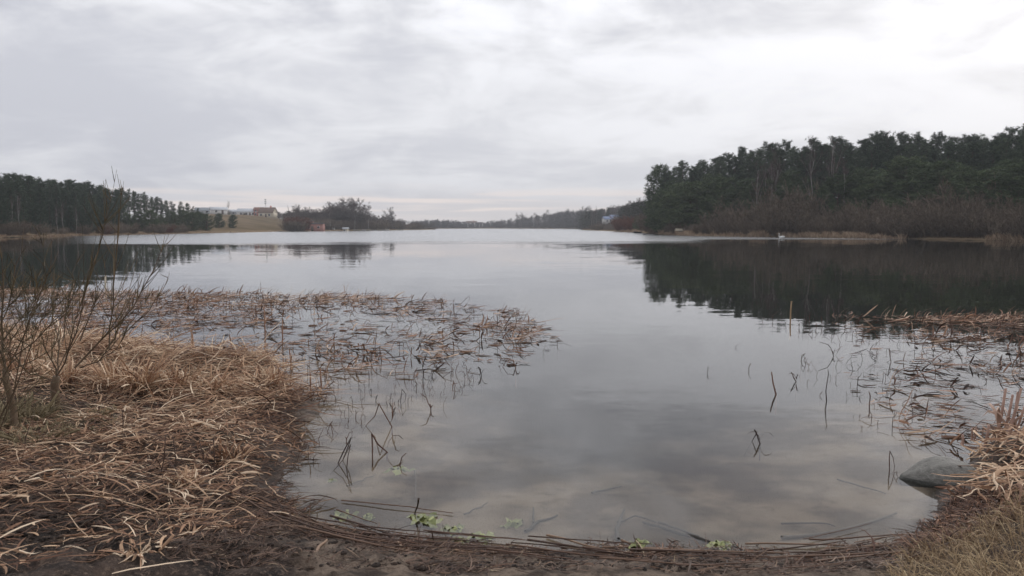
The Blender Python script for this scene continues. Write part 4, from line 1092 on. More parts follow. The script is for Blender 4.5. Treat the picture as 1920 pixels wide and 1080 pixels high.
# ---- floating reed beds
BEDL = [(-300, 545), (120, 542), (260, 548), (420, 550), (560, 553), (700, 556), (830, 564), (960, 585), (1050, 640), (985, 680), (910, 696), (760, 712), (640, 720), (600, 705), (545, 690), (330, 688), (200, 664), (60, 640), (-300, 612)]
BEDR = [(1560, 592), (1700, 596), (1900, 594), (2300, 598), (2300, 830), (1930, 830), (1850, 838), (1740, 845), (1640, 830), (1600, 770), (1570, 700), (1560, 606)]
def bed(name, poly, box, n, seed, far_edge):
    g = np.random.default_rng(seed)
    def test(x, y):
        i, px, py = in_poly_px(x, y, poly)
        d = fbm(x * .8, y * .8, seed) ** 1.0; fine = fbm(x * 3.1, y * 3.1, seed + 5)
        e = 1 - sstep(py, far_edge + 6, far_edge + 34)
        keep = 1.15 * sstep(d * .6 + fine * .4 + .12 * e, .44, .68) + (.07 if px.mean() < 960 else .13) - (.45 * (1 - sstep(py, 600, 650)) if px.mean() > 960 else 0)
        return i & (g.random(x.shape) < keep)
    XY = scatter(g, n, box, test); n = len(XY); x, y = XY.T
    _, px, py = in_poly_px(x, y, poly)
    d = fbm(x * .8, y * .8, seed); fine = fbm(x * 3.1, y * 3.1, seed + 5); e = 1 - sstep(py, far_edge + 6, far_edge + 34)
    dn = sstep(d * .6 + fine * .4 + .16 * e, .46, .66)
    if px.mean() > 960:
        kk_ = g.random(n) < np.clip(.18 + sstep(px, 1640, 1800), 0, 1) * (1 - .45 * sstep(py, 730, 800)); x, y, px, py, d, fine, e, dn = [v[kk_] for v in (x, y, px, py, d, fine, e, dn)]; n = len(x)
    mb = MB(); L = np.clip(g.lognormal(-1.72, .5, n), .05, .7); az = (fbm(x * .5, y * .5, seed + 3) - .5) * 3 + g.normal(size=n) * .6
    base = np.stack([x, y, .003 + g.random(n) * .05 * dn], -1)
    p0 = np.where(g.random(n) < .20 + .12 * e, g.uniform(.3, 1.45, n), g.normal(size=n) * .05 + .04); p1 = p0 - g.uniform(.1, 1.2, n) * (p0 > .25)
    L = np.where(p0 > .25, np.clip(L, .08, .34), L)
    hw = np.clip(g.lognormal(-5.05, .42, n), .0025, .012)
    tn = np.clip((.56 if px.mean() < 960 else .42) + .22 * g.normal(size=n) + .22 * (dn - .5) + .1 * e + np.where(g.random(n) < .06, .35, 0), .02, 1)
    add_blades(mb, base, az, L, p0, p1, hw, tn, g, follow=True)
    return tag(mb.build(name, M_reed), kind='stuff')
bed('floating_reeds', BEDL, (-17, 2, 8, 22), 9500, 201, 546)
bed('floating_reeds', BEDR, (3, 18, 4.8, 17), 5200, 233, 588)
# straw heap right bank
BANKR = [(1838, 905), (1818, 868), (1862, 838), (1950, 800), (2300, 740), (2500, 900), (2200, 1000), (1960, 985), (1870, 965), (1800, 960), (1790, 930)]
g = np.random.default_rng(66)
XY = scatter(g, 2600, (2.2, 8, 3.5, 9), lambda x, y: in_poly_px(x, y, BANKR)[0]); n = len(XY); x, y = XY.T; lay_ = g.random(n)
mb = MB(); add_blades(mb, np.stack([x, y, np.maximum(ground_z(x, y), 0) + lay_ * .07], -1), g.normal(size=n) * .8 + PI * (g.random(n) < .5) + .6, np.clip(g.lognormal(-1.75, .4, n), .07, .45), g.normal(size=n) * .2 + .12, g.normal(size=n) * .2 - .2,
           np.clip(g.lognormal(-5.0, .4, n), .003, .013), np.clip(.62 + .2 * g.normal(size=n) - .2 * (1 - lay_), 0, 1), g, zoff=lay_ * .05)
tag(mb.build('straw_heap', M_straw), kind='stuff')
for i, (x, y) in enumerate(scatter(g, 34, (2.6, 5, 4, 6.5), lambda x, y: in_poly_px(x, y, BANKR)[0] & (in_poly_px(x, y, BANKR)[1] < 1930))):
    lay(FALL, x, y, rnd.gauss(.6, .8), rnd.uniform(.8, 1.2), 'pale broken reed lying on the straw heap beside the boulder', 'reeds on the right bank heap', dz=.06, tilt=rnd.uniform(-.2, .1))
FALL.finish(); FALL2.finish()

# pink upright cattail stalks, right edge
def stalk_thing(name, pts, rad, mt, label, cat='reed', group=None, leaf=True, tone=.5, seed=0):
    g = np.random.default_rng(seed); pts = np.array(pts, float); b0 = pts[0].copy(); root = empty(name, tuple(b0)); tag(root, label, cat, group)
    mb = MB(); mb.tubes(pts - b0, np.linspace(rad, rad * .7, len(pts)), 7, tone); mb.build('stalk', mt, root)
    if leaf:
        L = np.linalg.norm(pts[-1] - pts[0]); n = 2
        Q, _ = spine(np.repeat((pts[len(pts) // 2] - b0)[None] * .4, n, 0), g.random(n) * 6.28, np.full(n, L * .7), np.repeat(np.array([[1.35, 1.1, .6, -.4]]), n, 0) + g.normal(size=(n, 1)) * .2, 5)
        S, U = sidevec(Q, g.normal(size=n)); mb = MB(); mb.ribbons(Q, S, rad * .9 * WP[None] * np.ones((n, 1)), min(1, tone + .2), .3, U); mb.build('leaf', mt, root)
    return root
for i, (bx, by, tx, ty, w_) in enumerate([(1868, 822, 1886, 728, .013), (1880, 824, 1899, 740, .012), (1886, 826, 1915, 728, .012), (1893, 824, 1908, 735, .008), (1898, 825, 1922, 760, .011), (1914, 838, 1925, 800, .014), (1844, 846, 1854, 797, .012), (1804, 834, 1805, 815, .012), (1822, 826, 1822, 803, .009), (1826, 828, 1830, 800, .007)]):
    p = at(bx, by, .05); q = atd(tx, ty, p[1] - .02 * i % .07)
    stalk_thing('cattail_stalk', [p, (p + q) / 2 + [.006, 0, 0], q], w_, M_pink, ['pinkish cattail stalk, leftmost of the tall upright group at the right edge', 'pinkish stalk second from left in the tall upright group', 'tallest slanting pinkish stalk in the upright group', 'thin stalk between the slanting stalks of the upright group', 'slanting pinkish stalk cut by the right frame edge', 'short thick stump at the right frame edge', 'short pinkish stump left of the tall upright group', 'stubby stump nearest the boulder top', 'thin short stump left of its slimmer neighbour near the boulder', 'slim short stump right of its neighbour near the boulder'][i], seed=i, leaf=i < 5)

# ---- broken reeds standing in the open water, each a thing
def make_broken(n, seed):
    g = np.random.default_rng(seed); out_ = []
    for i in range(n):
        mb = MB(); H = g.uniform(.07, .24); r = g.uniform(.0038, .0068); lean = g.normal(size=2) * .28; typ = i % 4; tn = g.uniform(.05, .5)
        p0 = np.array([0, 0, -.35]); p1 = np.array([lean[0] * H, lean[1] * H, H])
        pts = [p0, p0 * .0 + [0, 0, 0], p1 * .5, p1]
        pts[2] = pts[2] + g.normal(size=3) * .008; mb.tubes(np.array(pts), [r, r, r, r * .8], 6, tn)
        if typ in (1, 2, 3):
            a = g.random() * 6.28; L = g.uniform(.12, .32); dn = g.uniform(-1.1, .25)
            if typ == 3: dn = g.uniform(.3, 1.0)
            e = p1 + L * np.array([math.cos(a) * math.cos(dn), math.sin(a) * math.cos(dn) * .5, math.sin(dn)]); m1 = (p1 + e) / 2 + g.normal(size=3) * .016
            mb.tubes(np.array([p1, m1, e]), [r * .9, r * .8, r * .5], 6, tn)
            if typ == 2:
                a2 = a + g.normal() * .8 + 2; e2 = e + .15 * np.array([math.cos(a2), math.sin(a2) * .5, -.9]); mb.tubes(np.array([e, (e + e2) / 2, e2]), [r * .5, r * .5, r * .3], 5, tn)
        if g.random() < .5:
            for j in range(2):
                Q, _ = spine(np.array([[0, 0, H * .25]]), g.random(1) * 6.28, np.array([H * 1.4]), np.array([[1.2, .8, -.1, -.8]]), 5); S, U = sidevec(Q, np.array([.4])); mb.ribbons(Q, S, (r * .9 * WP)[None], tn, .3, U)
        o = mb.build('broken_reed', M_reed); o['category'] = 'reed'; KIDS[o.name] = []; out_.append(o)
    return out_
BR = Pool(make_broken(28, 90))
def br(px, py, lb, gp=None, s=1.0, i=None):
    p = at(px, py); BR.put(rnd.randrange(28) if i is None else i, (p[0], p[1], 0), rnd.random() * 6.28, (s * .68, s * .68, s * .72), lb, gp)
SPOT = [(735, 800, 'dark broken reed crown with crossing leaves, above the forked one', 1.3), (726, 848, 'large forked reed stalk bent over the water', 1.9), (750, 872, 'thin dark stub piercing the yellowish water plant', 1.1), (650, 880, 'dark splayed reed right of the left bank tip', 1.2), (634, 868, 'forked dark reed beside the left bank tip', 1.2),
        (751, 752, 'short dark reed stub right of the floating litter', .9), (808, 770, 'thin upright dark reed alone in open water', 1.3), (832, 764, 'tiny hooked reed right of the lone upright reed', .5), (903, 705, 'dark splayed reed group at the lower edge of the left bed', 1.2), (845, 705, 'forked thin reed left of the splayed reed group', 1.1), (794, 702, 'tall dark angular reed at the lower edge of the left bed', 1.5), (967, 690, 'bent reed with long slanting arm at the right tip of the left bed', 1.6), (1020, 664, 'small looped reed right of the left bed', .7), (1045, 646, 'low crossing reed farthest right of the left bed', .9), (1002, 606, 'tiny pair of reeds beyond the right end of the left bed', .6), (1022, 605, 'single short reed farthest out right of the left bed', .5), (968, 585, 'upright bent reed at the far right corner of the left bed', 1.5),
        (1425, 832, 'dark star shaped reed alone in the open water before the boulder', 1.3), (1455, 740, 'tall angular broken reed left of the right bed', 1.9), (1493, 716, 'kite shaped folded reed beside the tall angular reed', 1.4), (1404, 695, 'small loop shaped reed left of the right bed', .9), (1326, 700, 'single thin short reed farthest left before the right bed', .7), (1502, 675, 'thin upright reed with low debris, left of the right bed', 1.2), (1563, 668, 'v shaped broken reed left of the right bed', 1.3), (1517, 604, 'small ragged reed near the right pale post', .9), (1550, 752, 'thin folded reed loop in front of the right bed', 1.3), (1630, 760, 'thin angular reed in front of the right bed', 1.6), (1380, 608 + 44, 'tiny folded reed at the outer left of the right bed', .4), (1467, 600, 'small triangle shaped reed left of the right pale post', .8), (1668, 880, 'dark arrow shaped reed left of the boulder', .8), (1684, 895, 'small dark reed stub touching the boulder side', .7)]
for px, py, lb, s in SPOT: br(px, py, lb, None, s)
g = np.random.default_rng(404)
ZWX = [(120, 'behind the leftmost sapling'), (230, 'behind the sapling branches'), (330, 'above the tallest tussock'), (440, 'above the crest middle'), (540, 'above the golden tussock'), (620, 'beyond the bank tip'), (720, 'above the green plants'), (850, 'above the forked reed'), (1100, 'at the open water edge'), (1530, 'near the tan stake'), (1620, 'right of the tan stake'), (1720, 'above the beach end'), (1800, 'above the boulder'), (9999, 'by the right frame edge')]
ZWY = [(580, 'far out'), (620, 'midway'), (670, 'nearer'), (740, 'near'), (800, 'close in'), (9999, 'nearest')]
def place_many(n, poly, lb, gp, s0=(.6, 1.2), box=(-14, 15, 4.5, 21), w=None):
    for x, y in scatter(g, n, box, lambda x, y: in_poly_px(x, y, poly)[0] & (g.random(x.shape) < (1 if w is None else w(x, y)))):
        _, px, py = in_poly_px(np.array(x), np.array(y), poly); w_ = cell(px, py, ZWX, ZWY)
        BR.put(rnd.randrange(28), (x, y, 0), rnd.random() * 6.28, rnd.uniform(*s0) * .6 * min(1.5, .35 + y * .085), lb + ', ' + w_, gp + ' ' + w_)
place_many(88, [(580, 700), (880, 690), (900, 720), (700, 800), (640, 900), (560, 860), (610, 790), (560, 740)], 'short dark broken reed off the left bank', 'broken reeds off the left bank', (.4, 1.0))
place_many(62, [(-20, 548), (850, 562), (960, 595), (980, 680), (560, 695), (200, 660), (-20, 640)], 'broken reed standing in the left bed', 'broken reeds in the left bed', (.5, 1.1))
place_many(78, [(1420, 600), (1620, 600), (1700, 700), (1800, 760), (1840, 810), (1700, 860), (1600, 800), (1500, 730), (1520, 640)], 'thin broken reed before the right bed', 'broken reeds before the right bed', (.35, .85))
place_many(36, [(1560, 588), (1925, 588), (1925, 800), (1850, 800), (1700, 700), (1600, 640)], 'broken reed standing in the right bed', 'broken reeds in the right bed', (.5, 1.2))
BR.finish()
# taller thin stalks within the left bed and posts
for i, (px, b_, t_, lb) in enumerate([(496, 655, 575, 'tall thin brown stalk upright in the middle of the left bed'), (527, 645, 600, 'thin stalk right of the tallest stalk of the left bed'), (361, 670, 625, 'thick reddish stalk stub near the crest of the straw bank'), (425, 560, 545, 'short stalk at the far edge of the left bed'), (545, 690, 655, 'dark stalk beside the golden tussock'), (579, 730, 700, 'dark stub right of the golden tussock'), (600, 720, 690, 'dark stub farthest right of the golden tussock')]):
    p = at(px, b_, 0); p[2] = -.2; q = atd(px + rnd.uniform(-3, 3), t_, p[1]); stalk_thing('reed_stalk', [p, (p + q) / 2 + [.01, 0, 0], q], .011 if i != 2 else .02, M_reed, lb, seed=i + 20, leaf=False, tone=.6)
def post(px, b_, t_, r, m_, lb):
    p = at(px, b_, 0); q = atd(px, t_, p[1]); root = empty('post', tuple(p)); tag(root, lb, 'post'); h = q[2]
    mb = MB(); mb.tubes(np.array([[0, 0, -.4], [0, 0, h * .5], [.01, 0, h]]), [r, r, r * .85], 8, .6); mb.build('stake', m_, root)
    mb = MB(); mb.blob((.01, 0, h), (r * 1.5, r * 1.3, r * .8), .6, 8, 6); mb.build('frayed_top', m_, root)
post(198, 541, 518, .025, W_cream, 'pale wooden stake at the far edge of the left bed behind the saplings')
post(1482, 598, 566, .014, mat('tan_post', color=(.32, .22, .13), rough=.8), 'thin tan stake standing alone left of the right bed')

# ---- drift line of long stalks along the little beach
DL = [(440, 925), (520, 955), (600, 985), (700, 1008), (850, 1022), (1000, 1032), (1150, 1042), (1300, 1047), (1450, 1050), (1600, 1042), (1700, 1022)]
DLw = np.array([at(a, b_, .02)[:2] for a, b_ in DL])
dd = np.concatenate([[0], np.cumsum(np.linalg.norm(np.diff(DLw, axis=0), axis=1))])
DPT = []
ZD = ['at the foot of the left bank', 'below the floating dark stem', 'below the farthest left green plant', 'below the dark upright twig', 'left of the curled green leaf', 'at the curled green leaf', 'right of the curled green leaf', 'below the long sunken branch', 'left of the right waterline stick', 'at the right waterline stick']
def drift_protos():
    g = np.random.default_rng(8); o_ = []
    for i in range(12):
        mb = MB(); L = g.uniform(.5, 1.15); K = 8; s = np.linspace(-.5, .5, K); P = np.stack([s * L, .05 * L * np.sin(s * 3 + g.random() * 6) * g.random(), .008 + .006 * g.random(K)], -1)
        mb.tubes(P, np.linspace(.0055, .003, K) * g.uniform(.7, 1.25), 6, DPT.append(g.uniform(.1, .75)) or DPT[-1]); o = mb.build('drift_stalk', M_drift); o['category'] = 'reed stalk'; KIDS[o.name] = []; o_.append(o)
    return o_
DP = Pool(drift_protos())
for i in range(105):
    s = rnd.random() ** 1.35 * dd[-1]; x = np.interp(s, dd, DLw[:, 0]); y = np.interp(s, dd, DLw[:, 1]); e = .15
    tx = np.interp(s + e, dd, DLw[:, 0]) - np.interp(s - e, dd, DLw[:, 0]); ty = np.interp(s + e, dd, DLw[:, 1]) - np.interp(s - e, dd, DLw[:, 1]); a = math.atan2(ty, tx) + rnd.gauss(0, .11)
    o = rnd.gauss(-.03, .075 + .05 * s / dd[-1]) if i % 4 else rnd.uniform(-.28, .02); nx, ny = -math.sin(a), math.cos(a); x += nx * o; y += ny * o
    z = max(float(ground_z(x, y)), .0)
    gp = min(9, int(s / dd[-1] * 10)); pi_ = rnd.randrange(12); big_ = rnd.random() < .5; tn_ = DPT[pi_]
    w_ = ('long ' if big_ else 'short ') + ('tan' if tn_ > .45 else 'dark') + ' drift line stalk ' + ZD[gp]
    DP.put(pi_, (x, y, z + rnd.uniform(.004, .03)), a, rnd.uniform(.8, 1.05) if big_ else rnd.uniform(.45, .7), w_, w_ + 's')
DP.finish()
def stick(name, pts, r, mt, lb, tone=.4, gp=None, cat='stick'):
    pts = np.array(pts); b0 = pts[0].copy(); K = 7; s = np.linspace(0, 1, K); P = np.stack([np.interp(s, np.linspace(0, 1, len(pts)), pts[:, k]) for k in range(3)], -1) - b0
    P[1:-1] += rg.normal(size=(K - 2, 3)) * r * .5
    mb = MB(); mb.tubes(P, np.linspace(r, r * .55, K), 7, tone); o = mb.build(name, mt, loc=tuple(b0)); tag(o, lb, cat, gp)
M_green = mat('green_stalk', [(0, (.10, .12, .03)), (1, (.30, .30, .12))], rough=.55)
stick('drift_stalk', [at(1025, 1003, .012), at(1130, 1030, .02), at(1185, 1051, .04)], .006, M_drift, 'tan stalk pointing from the water onto the middle beach', .8)
stick('drift_stalk', [at(1185, 1051, .04), at(1260, 1066, .06)], .006, M_green, 'greenish stalk end on the beach below the floating leaf', .8)
stick('drift_stalk', [at(1165, 1013, .01), at(1270, 1053, .04), at(1350, 1062, .05)], .007, M_drift, 'reddish tan stalk right of the yellow green leaf', .7)
stick('drift_stalk', [at(1110, 1063, .07), at(1165, 1069, .07)], .010, M_green, 'short yellow green stalk on the beach', .9)
stick('drift_stalk', [at(1600, 1033, .02), at(1720, 1014, .02)], .009, M_drift, 'reddish brown stick along the right waterline', .35)
stick('drift_stalk', [at(712, 1027, .04), at(800, 1033, .05), at(885, 1036, .05)], .011, M_straw, 'long pale stalk on the beach below the drift line', .62)
stick('drift_stalk', [at(585, 1038, .12), at(613, 1012, .10)], .010, M_drift, 'short brown stick on the sand at the lower left beach', .75)
stick('drift_stalk', [at(1655, 1078, .1), at(1672, 1060, .1)], .011, M_straw, 'short pale reed piece near the right bottom grass', .8)
stick('drift_stalk', [at(1540, 1058, .05), at(1592, 1057, .05)], .010, M_straw, 'short pale reed piece lying at the right beach', .75)
stick('drift_stalk', [at(785, 935, .13), at(776, 975, -.05)], .006, M_drift, 'dark twig standing out of the shallow water by the green plants', .1)
stick('drift_stalk', [at(640, 938, .01), at(770, 952, .012), at(850, 962, .01)], .004, M_drift, 'thin reddish stem floating above the green plants', .5)
stick('drift_stalk', [at(577, 968, .012), at(690, 990, .012)], .005, M_drift, 'dark straight stalk floating along the drift line', .2)
# sunken sticks
M_sunk = mat('sunken_wood', [(0, (.030, .026, .022)), (1, (.10, .085, .07))], rough=.8)
def bz(px, py): p = at(px, py, -.06); p[2] = float(ground_z(p[0], p[1])) + .015; return p
for i, (pts, r, lb, tn) in enumerate([([(1465, 1025), (1560, 1008), (1680, 975)], .011, 'long sunken branch near the right beach', .8), ([(1330, 1036), (1250, 1003), (1205, 985)], .012, 'dark sunken branch slanting down to the beach middle', .1), ([(1235, 985), (1310, 1020)], .008, 'thin sunken stick beside the dark sunken branch', .3),
        ([(1160, 1030), (1158, 990), (1170, 955)], .012, 'dark sunken stump stick at the beach middle', .1), ([(1158, 985), (1190, 970), (1230, 985)], .006, 'curved thin twig under water right of the sunken stump', .1), ([(985, 1010), (1010, 985), (1045, 970)], .010, 'forked dark sunken stick, right arm', .1), ([(1000, 990), (1000, 955)], .007, 'forked dark sunken stick, upright arm', .2),
        ([(1110, 915), (1165, 895)], .008, 'short sunken stick far out in the shallow water', .1), ([(1465, 990), (1545, 988), (1565, 996)], .006, 'thin sunken stem at the right shallows', .3), ([(870, 970), (915, 945)], .005, 'faint sunken stem right of the green plants', .3), ([(778, 880), (780, 940)], .007, 'pale upright sunken stem below the water plant', 1), ([(650, 918), (705, 893)], .005, 'pale straight sunken reed left of the water plant', 1), ([(1570, 900), (1660, 935)], .006, 'thin sunken stem left of the boulder', .3)]):
    stick('sunken_branch', [bz(*q) for q in pts], r, M_sunk, lb, tn, cat='branch')

# ---- green water plants
M_weed = mat('water_weed', [(0, (.07, .075, .035)), (.5, (.17, .19, .075)), (1, (.31, .33, .14))], rough=.5, noise=(60, .45), translucent=.1)
def weed(px, py, R, lb, seed, z=-.004, n=7):
    g = np.random.default_rng(seed); p = at(px, py, 0); root = empty('water_plant', (p[0], p[1], z)); tag(root, lb, 'water plant')
    a0 = g.random() * 6.28
    for i in range(n):
        a = a0 + i * 6.28 / n + g.normal() * .35; L = R * g.uniform(.55, 1.1); K = 7; s = np.linspace(0, 1, K)
        P = np.stack([np.cos(a + .3 * s) * s * L, np.sin(a + .3 * s) * s * L, .008 * np.sin(s * 9 + i) - .012 * s + .004], -1)
        S = np.stack([-np.sin(a + .3 * s), np.cos(a + .3 * s), .35 * np.sin(s * 11 + i)], -1)
        W = R * .24 * np.array([.25, .6, .9, 1.0, .9, .65, .15]) * (1 + .25 * g.normal(size=K)); U = np.zeros_like(P); U[:, 2] = 1
        mb = MB(); mb.ribbons(P[None], S[None], np.abs(W)[None], g.uniform(.2, 1), -.25, U[None]); mb.build('leaf', M_weed, root)
for i, (px, py, R, lb, z) in enumerate([(748, 876, .12, 'pale yellow green water plant around the thin dark stub', -.012), (622, 899, .045, 'tiny pale green leaf tuft left of the yellow green water plant', -.006), (645, 962, .10, 'pale green water plant farthest left along the beach', -.012), (690, 965, .06, 'small pale green tuft right of the farthest left plant', -.01), (800, 975, .13, 'bright yellow green water plant beside the dark twig', .004), (850, 990, .10, 'green water plant right of the brightest one', -.004), (900, 1005, .11, 'pale green water plant near the beach left of the middle', -.004), (965, 972, .10, 'faint sunken green plant out from the beach', -.03),
        (1200, 1028, .085, 'curled yellow green leaf lying on the drift line at the middle', .03), (1352, 1020, .10, 'yellow green water plant right of the middle beach', .0), (1752, 991, .05, 'small bright green leaf at the right bank corner', .004), (860, 1012, .06, 'small green leaf tuft touching the drift line', .0)]):
    weed(px, py, R, lb, 900 + i, z)

# ---- dry grass at the bottom right and small litter on the beach
g = np.random.default_rng(321)
GR = [(1690, 1100), (1720, 1065), (1770, 1040), (1810, 1022), (1850, 1000), (1930, 965), (2300, 960), (2300, 1300), (1600, 1300)]
XY = scatter(g, 9000, (1.5, 4.5, 2.2, 5), lambda x, y: in_poly_px(x, y, GR)[0] & (g.random(x.shape) < .4 + fbm(x * 4, y * 4, 7))); n = len(XY); x, y = XY.T
mb = MB(); p0 = g.uniform(.3, 1.4, n); add_blades(mb, np.stack([x, y, ground_z(x, y)], -1), g.normal(size=n) * 1.2 + 2.6, g.uniform(.05, .15, n), p0, p0 - g.uniform(.2, 1.6, n), g.uniform(.0008, .0022, n), np.clip(.55 + .2 * g.normal(size=n) + .5 * (fbm(x * 3, y * 3, 17) - .5), 0, 1), g, crease=0.0, kink=.1)
tag(mb.build('dry_grass', M_grass), kind='stuff')
XY = scatter(g, 5500, (-3, 3.5, 2.7, 5.4), lambda x, y: (near_sd(x, y) > -.05) & (in_poly_px(x, y, [(380, 900), (560, 900), (620, 960), (1150, 1025), (1700, 1000), (1830, 960), (1850, 1030), (1700, 1120), (300, 1120)])[0]) & (g.random(x.shape) < .15 + 1.2 * sstep(fbm(x * 3, y * 3, 27), .42, .65))); n = len(XY); x, y = XY.T
mb = MB(); add_blades(mb, np.stack([x, y, np.maximum(ground_z(x, y), 0) + .004], -1), g.normal(size=n) * .9, np.clip(g.lognormal(-2.9, .6, n), .015, .25), g.normal(size=n) * .15 + .05, g.normal(size=n) * .15, np.clip(g.lognormal(-6.3, .4, n), .0008, .004), np.clip(.38 + .22 * g.normal(size=n), 0, 1), g, crease=.3)
tag(mb.build('beach_litter', M_drift), kind='stuff')
XY = scatter(g, 2600, (-3, 3, 3.3, 5.6), lambda x, y: (near_sd(x, y) > -.10) & (near_sd(x, y) < .16) & in_poly_px(x, y, [(440, 880), (600, 940), (1150, 1010), (1700, 985), (1800, 960), (1800, 1040), (1700, 1080), (500, 1060), (400, 960)])[0] & (g.random(x.shape) < .1 + 1.4 * sstep(fbm(x * 4, y * 4, 37), .45, .62))); n = len(XY); x, y = XY.T
mb = MB(); add_blades(mb, np.stack([x, y, np.maximum(ground_z(x, y), 0) + .004], -1), g.random(n) * 6.28, np.clip(g.lognormal(-3.1, .6, n), .012, .2), g.normal(size=n) * .25 + .1, g.normal(size=n) * .2 - .1, np.clip(g.lognormal(-6.1, .5, n), .0008, .005), np.clip(.30 + .22 * g.normal(size=n), 0, 1), g, crease=.3)
tag(mb.build('waterline_debris', M_reed), kind='stuff')
# dark dead leaves / debris mound at right bank
XY = scatter(g, 2600, (1.5, 4, 3.2, 5.2), lambda x, y: in_poly_px(x, y, [(1700, 1030), (1760, 980), (1790, 930), (1850, 940), (1920, 960), (1920, 1000), (1800, 1040), (1700, 1080)])[0]); n = len(XY); x, y = XY.T
mb = MB(); add_blades(mb, np.stack([x, y, np.maximum(ground_z(x, y), 0) + .005], -1), g.random(n) * 6.28, g.uniform(.02, .12, n), g.normal(size=n) * .5 + .3, g.normal(size=n) * .4 - .3, g.uniform(.0012, .004, n), np.clip(.42 + .2 * g.normal(size=n), 0, 1), g, crease=.3)
tag(mb.build('dark_debris', M_reed), kind='stuff')

# ---- saplings at the left
def sapling(name, base_px, fork_px, Y, tips, label, r0, seed, twn=16, curve=.15):
    g = np.random.default_rng(seed)
    b0 = atd(base_px[0], base_px[1], Y); b0[2] = float(ground_z(b0[0], b0[1])) - .03; root = empty(name, tuple(b0)); tag(root, label, 'sapling')
    f = atd(fork_px[0], fork_px[1], Y)
    tr = np.array([b0, b0 * .6 + f * .4 + [.015, 0, 0], f * .8 + b0 * .2 + [-.01, 0, 0], f]) - b0
    mb = MB(); mb.tubes(tr, [r0 * 1.35, r0, r0 * .95, r0 * .85], 9, .55); mb.build('trunk', M_bark, root)
    for (tx, ty, rr_, dY, sx, sy) in tips:
        tip = atd(tx, ty, Y + dY); st = atd(sx, sy, Y + dY * .15) if sx is not None else f
        s = np.linspace(0, 1, 9)[:, None]; mid = (st + tip) / 2 + np.array([(tip[0] - st[0]) * .18, 0, -abs(tip[0] - st[0]) * curve])
        P = (1 - s) ** 2 * st + 2 * s * (1 - s) * mid + s ** 2 * tip; P[1:-1] += g.normal(size=(7, 3)) * .009
        br_ = MB(); br_.tubes(P - b0, np.linspace(rr_ * .8, .0011, 9), 6, g.uniform(.3, .7)); bo = br_.build('branch', M_bark, root)
        L = np.linalg.norm(tip - st); n = max(3, int(twn * L)); tt = g.uniform(.15, .95, n); k = (tt * 8).astype(int); p = P[k] + (P[k + 1] - P[k]) * (tt * 8 - k)[:, None]
        d = unit(unit(P[k + 1] - P[k]) + g.normal(size=(n, 3)) * np.array([.55, .5, .35]) + [0, 0, .25]); Lt = g.uniform(.12, .42, n) * (1.2 - tt) * min(1.5, L)
        s3 = np.linspace(0, 1, 5); Q = p[:, None] + d[:, None] * (Lt[:, None] * s3)[..., None] + np.array([0, 0, .25]) * (Lt[:, None] * s3 ** 2)[..., None]
        tw = MB(); tw.tubes(Q - b0, np.linspace(.0032, .0012, 5)[None], 4, g.random(n), cap=False); tw.build('twigs', M_twig, bo)
    return root
sapling('willow_sapling', (98, 772), (106, 706), 5.75, [(318, 436, .011, .2, 140, 690), (232, 340, .008, .5, 205, 655), (219, 318, .006, .3, 110, 690), (176, 462, .008, -.2, None, None), (205, 470, .007, .2, 150, 640), (118, 560, .008, .3, None, None), (148, 470, .006, .5, 118, 640), (62, 590, .008, -.3, None, None), (0, 655, .009, -.2, 95, 712), (268, 520, .007, .3, 200, 655), (318, 512, .006, .1, 230, 630), (96, 452, .006, .4, 112, 650), (240, 612, .006, -.2, 150, 690), (285, 545, .005, .4, 190, 668)],
        'forked willow sapling with bare spreading branches on the left bank', .032, 61)
sapling('leaning_sapling', (28, 792), (10, 690), 5.2, [(4, 470, .012, .1, None, None), (60, 560, .007, .2, 8, 660), (110, 470, .006, .3, 5, 640), (-30, 520, .008, .1, None, None), (150, 600, .005, .3, 12, 700), (45, 430, .006, .2, 5, 600), (-80, 420, .008, 0, 8, 650), (170, 500, .006, .1, 8, 680)],
        'curved slim sapling at the left frame edge', .022, 62, twn=22)
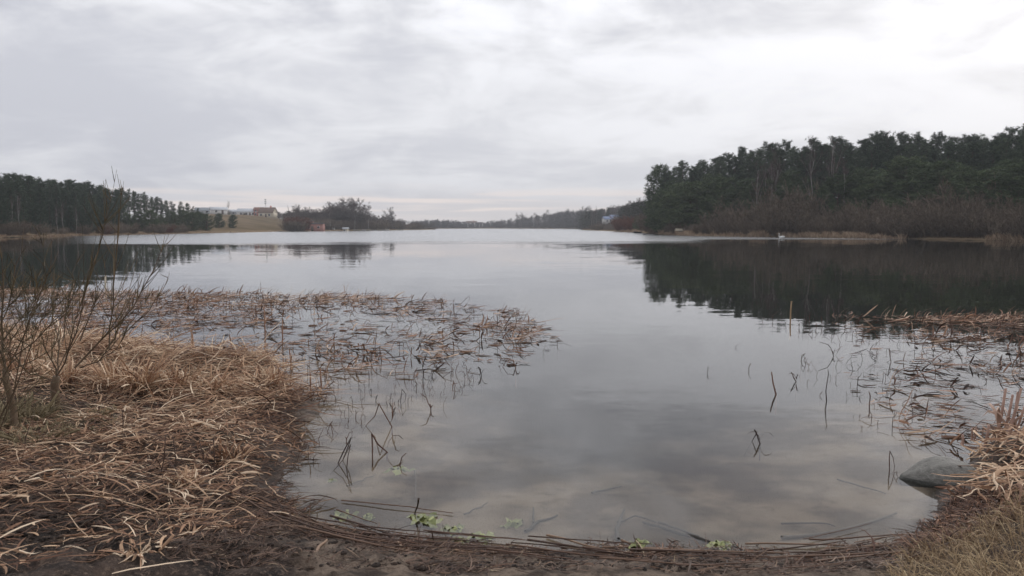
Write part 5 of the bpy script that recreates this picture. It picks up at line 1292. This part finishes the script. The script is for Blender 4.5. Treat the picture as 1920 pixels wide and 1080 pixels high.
# dense fine twiggy bush nearer the camera, left edge
def near_bush():
    g = np.random.default_rng(71); c = atd(-90, 700, 3.9); z0 = float(ground_z(c[0], c[1])); root = empty('twiggy_bush', (c[0], c[1], z0)); tag(root, 'dense fine twigged bush, blurred and close, at the left frame edge', 'bush')
    n = 8; S = []
    for i in range(n):
        tp = atd(g.uniform(-170, 105), g.uniform(490, 640), 3.9 + g.uniform(-.25, .5)) - [c[0], c[1], z0]
        S.append(stem((g.normal() * .08, g.normal() * .08, -.05), tp, 0, g, .02, 5))
    lv = levels(g, (np.array(S), np.full(n, .006)), [(13, .36, .42, .10, .6, .25), (9, .45, .45, .08, .6, .2)])
    mb = MB(); mb.tubes(lv[0][0], np.linspace(.005, .002, 5)[None], 5, .4, cap=False); st = mb.build('stem', M_bark, root)
    mb = MB()
    for Q, r in lv[1:]: mb.tubes(Q, np.full((1, 4), .0012), 3, g.random(len(Q)), cap=False)
    mb.build('twigs', M_twig, root)
near_bush()
# fine dead willow herb stems standing on the left bank
for i, (px, py, h, lb) in enumerate([(300, 905, .28, 'dark thin dead stem left of the stubbly reed tuft'), (330, 900, .3, 'dark thin dead stem through the stubbly reed tuft'), (398, 900, .3, 'branched dark dead stem on the right part of the left bank'), (384, 880, .22, 'short dark dead stem beside the branched one'), (230, 850, .2, 'thin dark stem above the middle of the left bank')]):
    p = at(px, py, .1); p[2] = float(ground_z(p[0], p[1])) - .02; q = p + [rnd.uniform(-.05, .05), 0, h]; stalk_thing('dead_stem', [p, (p + q) / 2 + [.01, 0, 0], q], .004, M_reed, lb, cat='plant', seed=300 + i, tone=.15)

g = np.random.default_rng(888)
XY = scatter(g, 5200, (-4, 3.4, 2.6, 5.2), lambda x, y: (near_sd(x, y) > .04) & in_poly_px(x, y, [(-60, 960), (200, 985), (480, 960), (560, 1000), (700, 1030), (1150, 1052), (1700, 1030), (1840, 970), (1860, 1010), (1720, 1110), (-60, 1110)])[0] & (g.random(x.shape) < .15 + 1.3 * sstep(fbm(x * 2.5, y * 2.5, 127), .42, .62))); n = len(XY); x, y = XY.T
mb = MB(); r = np.clip(g.lognormal(-5.3, .6, n), .002, .022)
th = np.linspace(0.15, PI - .15, 4)[:, None]; ph = (np.arange(6) * PI / 3)[None]
D = np.stack([np.sin(th) * np.cos(ph), np.sin(th) * np.sin(ph), np.cos(th) * np.ones_like(ph)], -1)
V = D[None] * (1 + .5 * (g.random((n, 4, 6, 1)) - .5)) * (r[:, None] * (1 + .4 * g.normal(size=(n, 3)).clip(-1, 1)))[:, None, None] * [1.2, 1.2, .45]
V = V + np.stack([x, y, ground_z(x, y) + r * .02], -1)[:, None, None]
mb.strips(V, True, g.random(n))
tag(mb.build('soil_crumbs', mat('soil_crumb', [(0, (.014, .010, .008)), (.7, (.04, .027, .021)), (1, (.11, .078, .058))], rough=.9, noise=(120, .6), bump=(150, 1, .004))), kind='stuff')
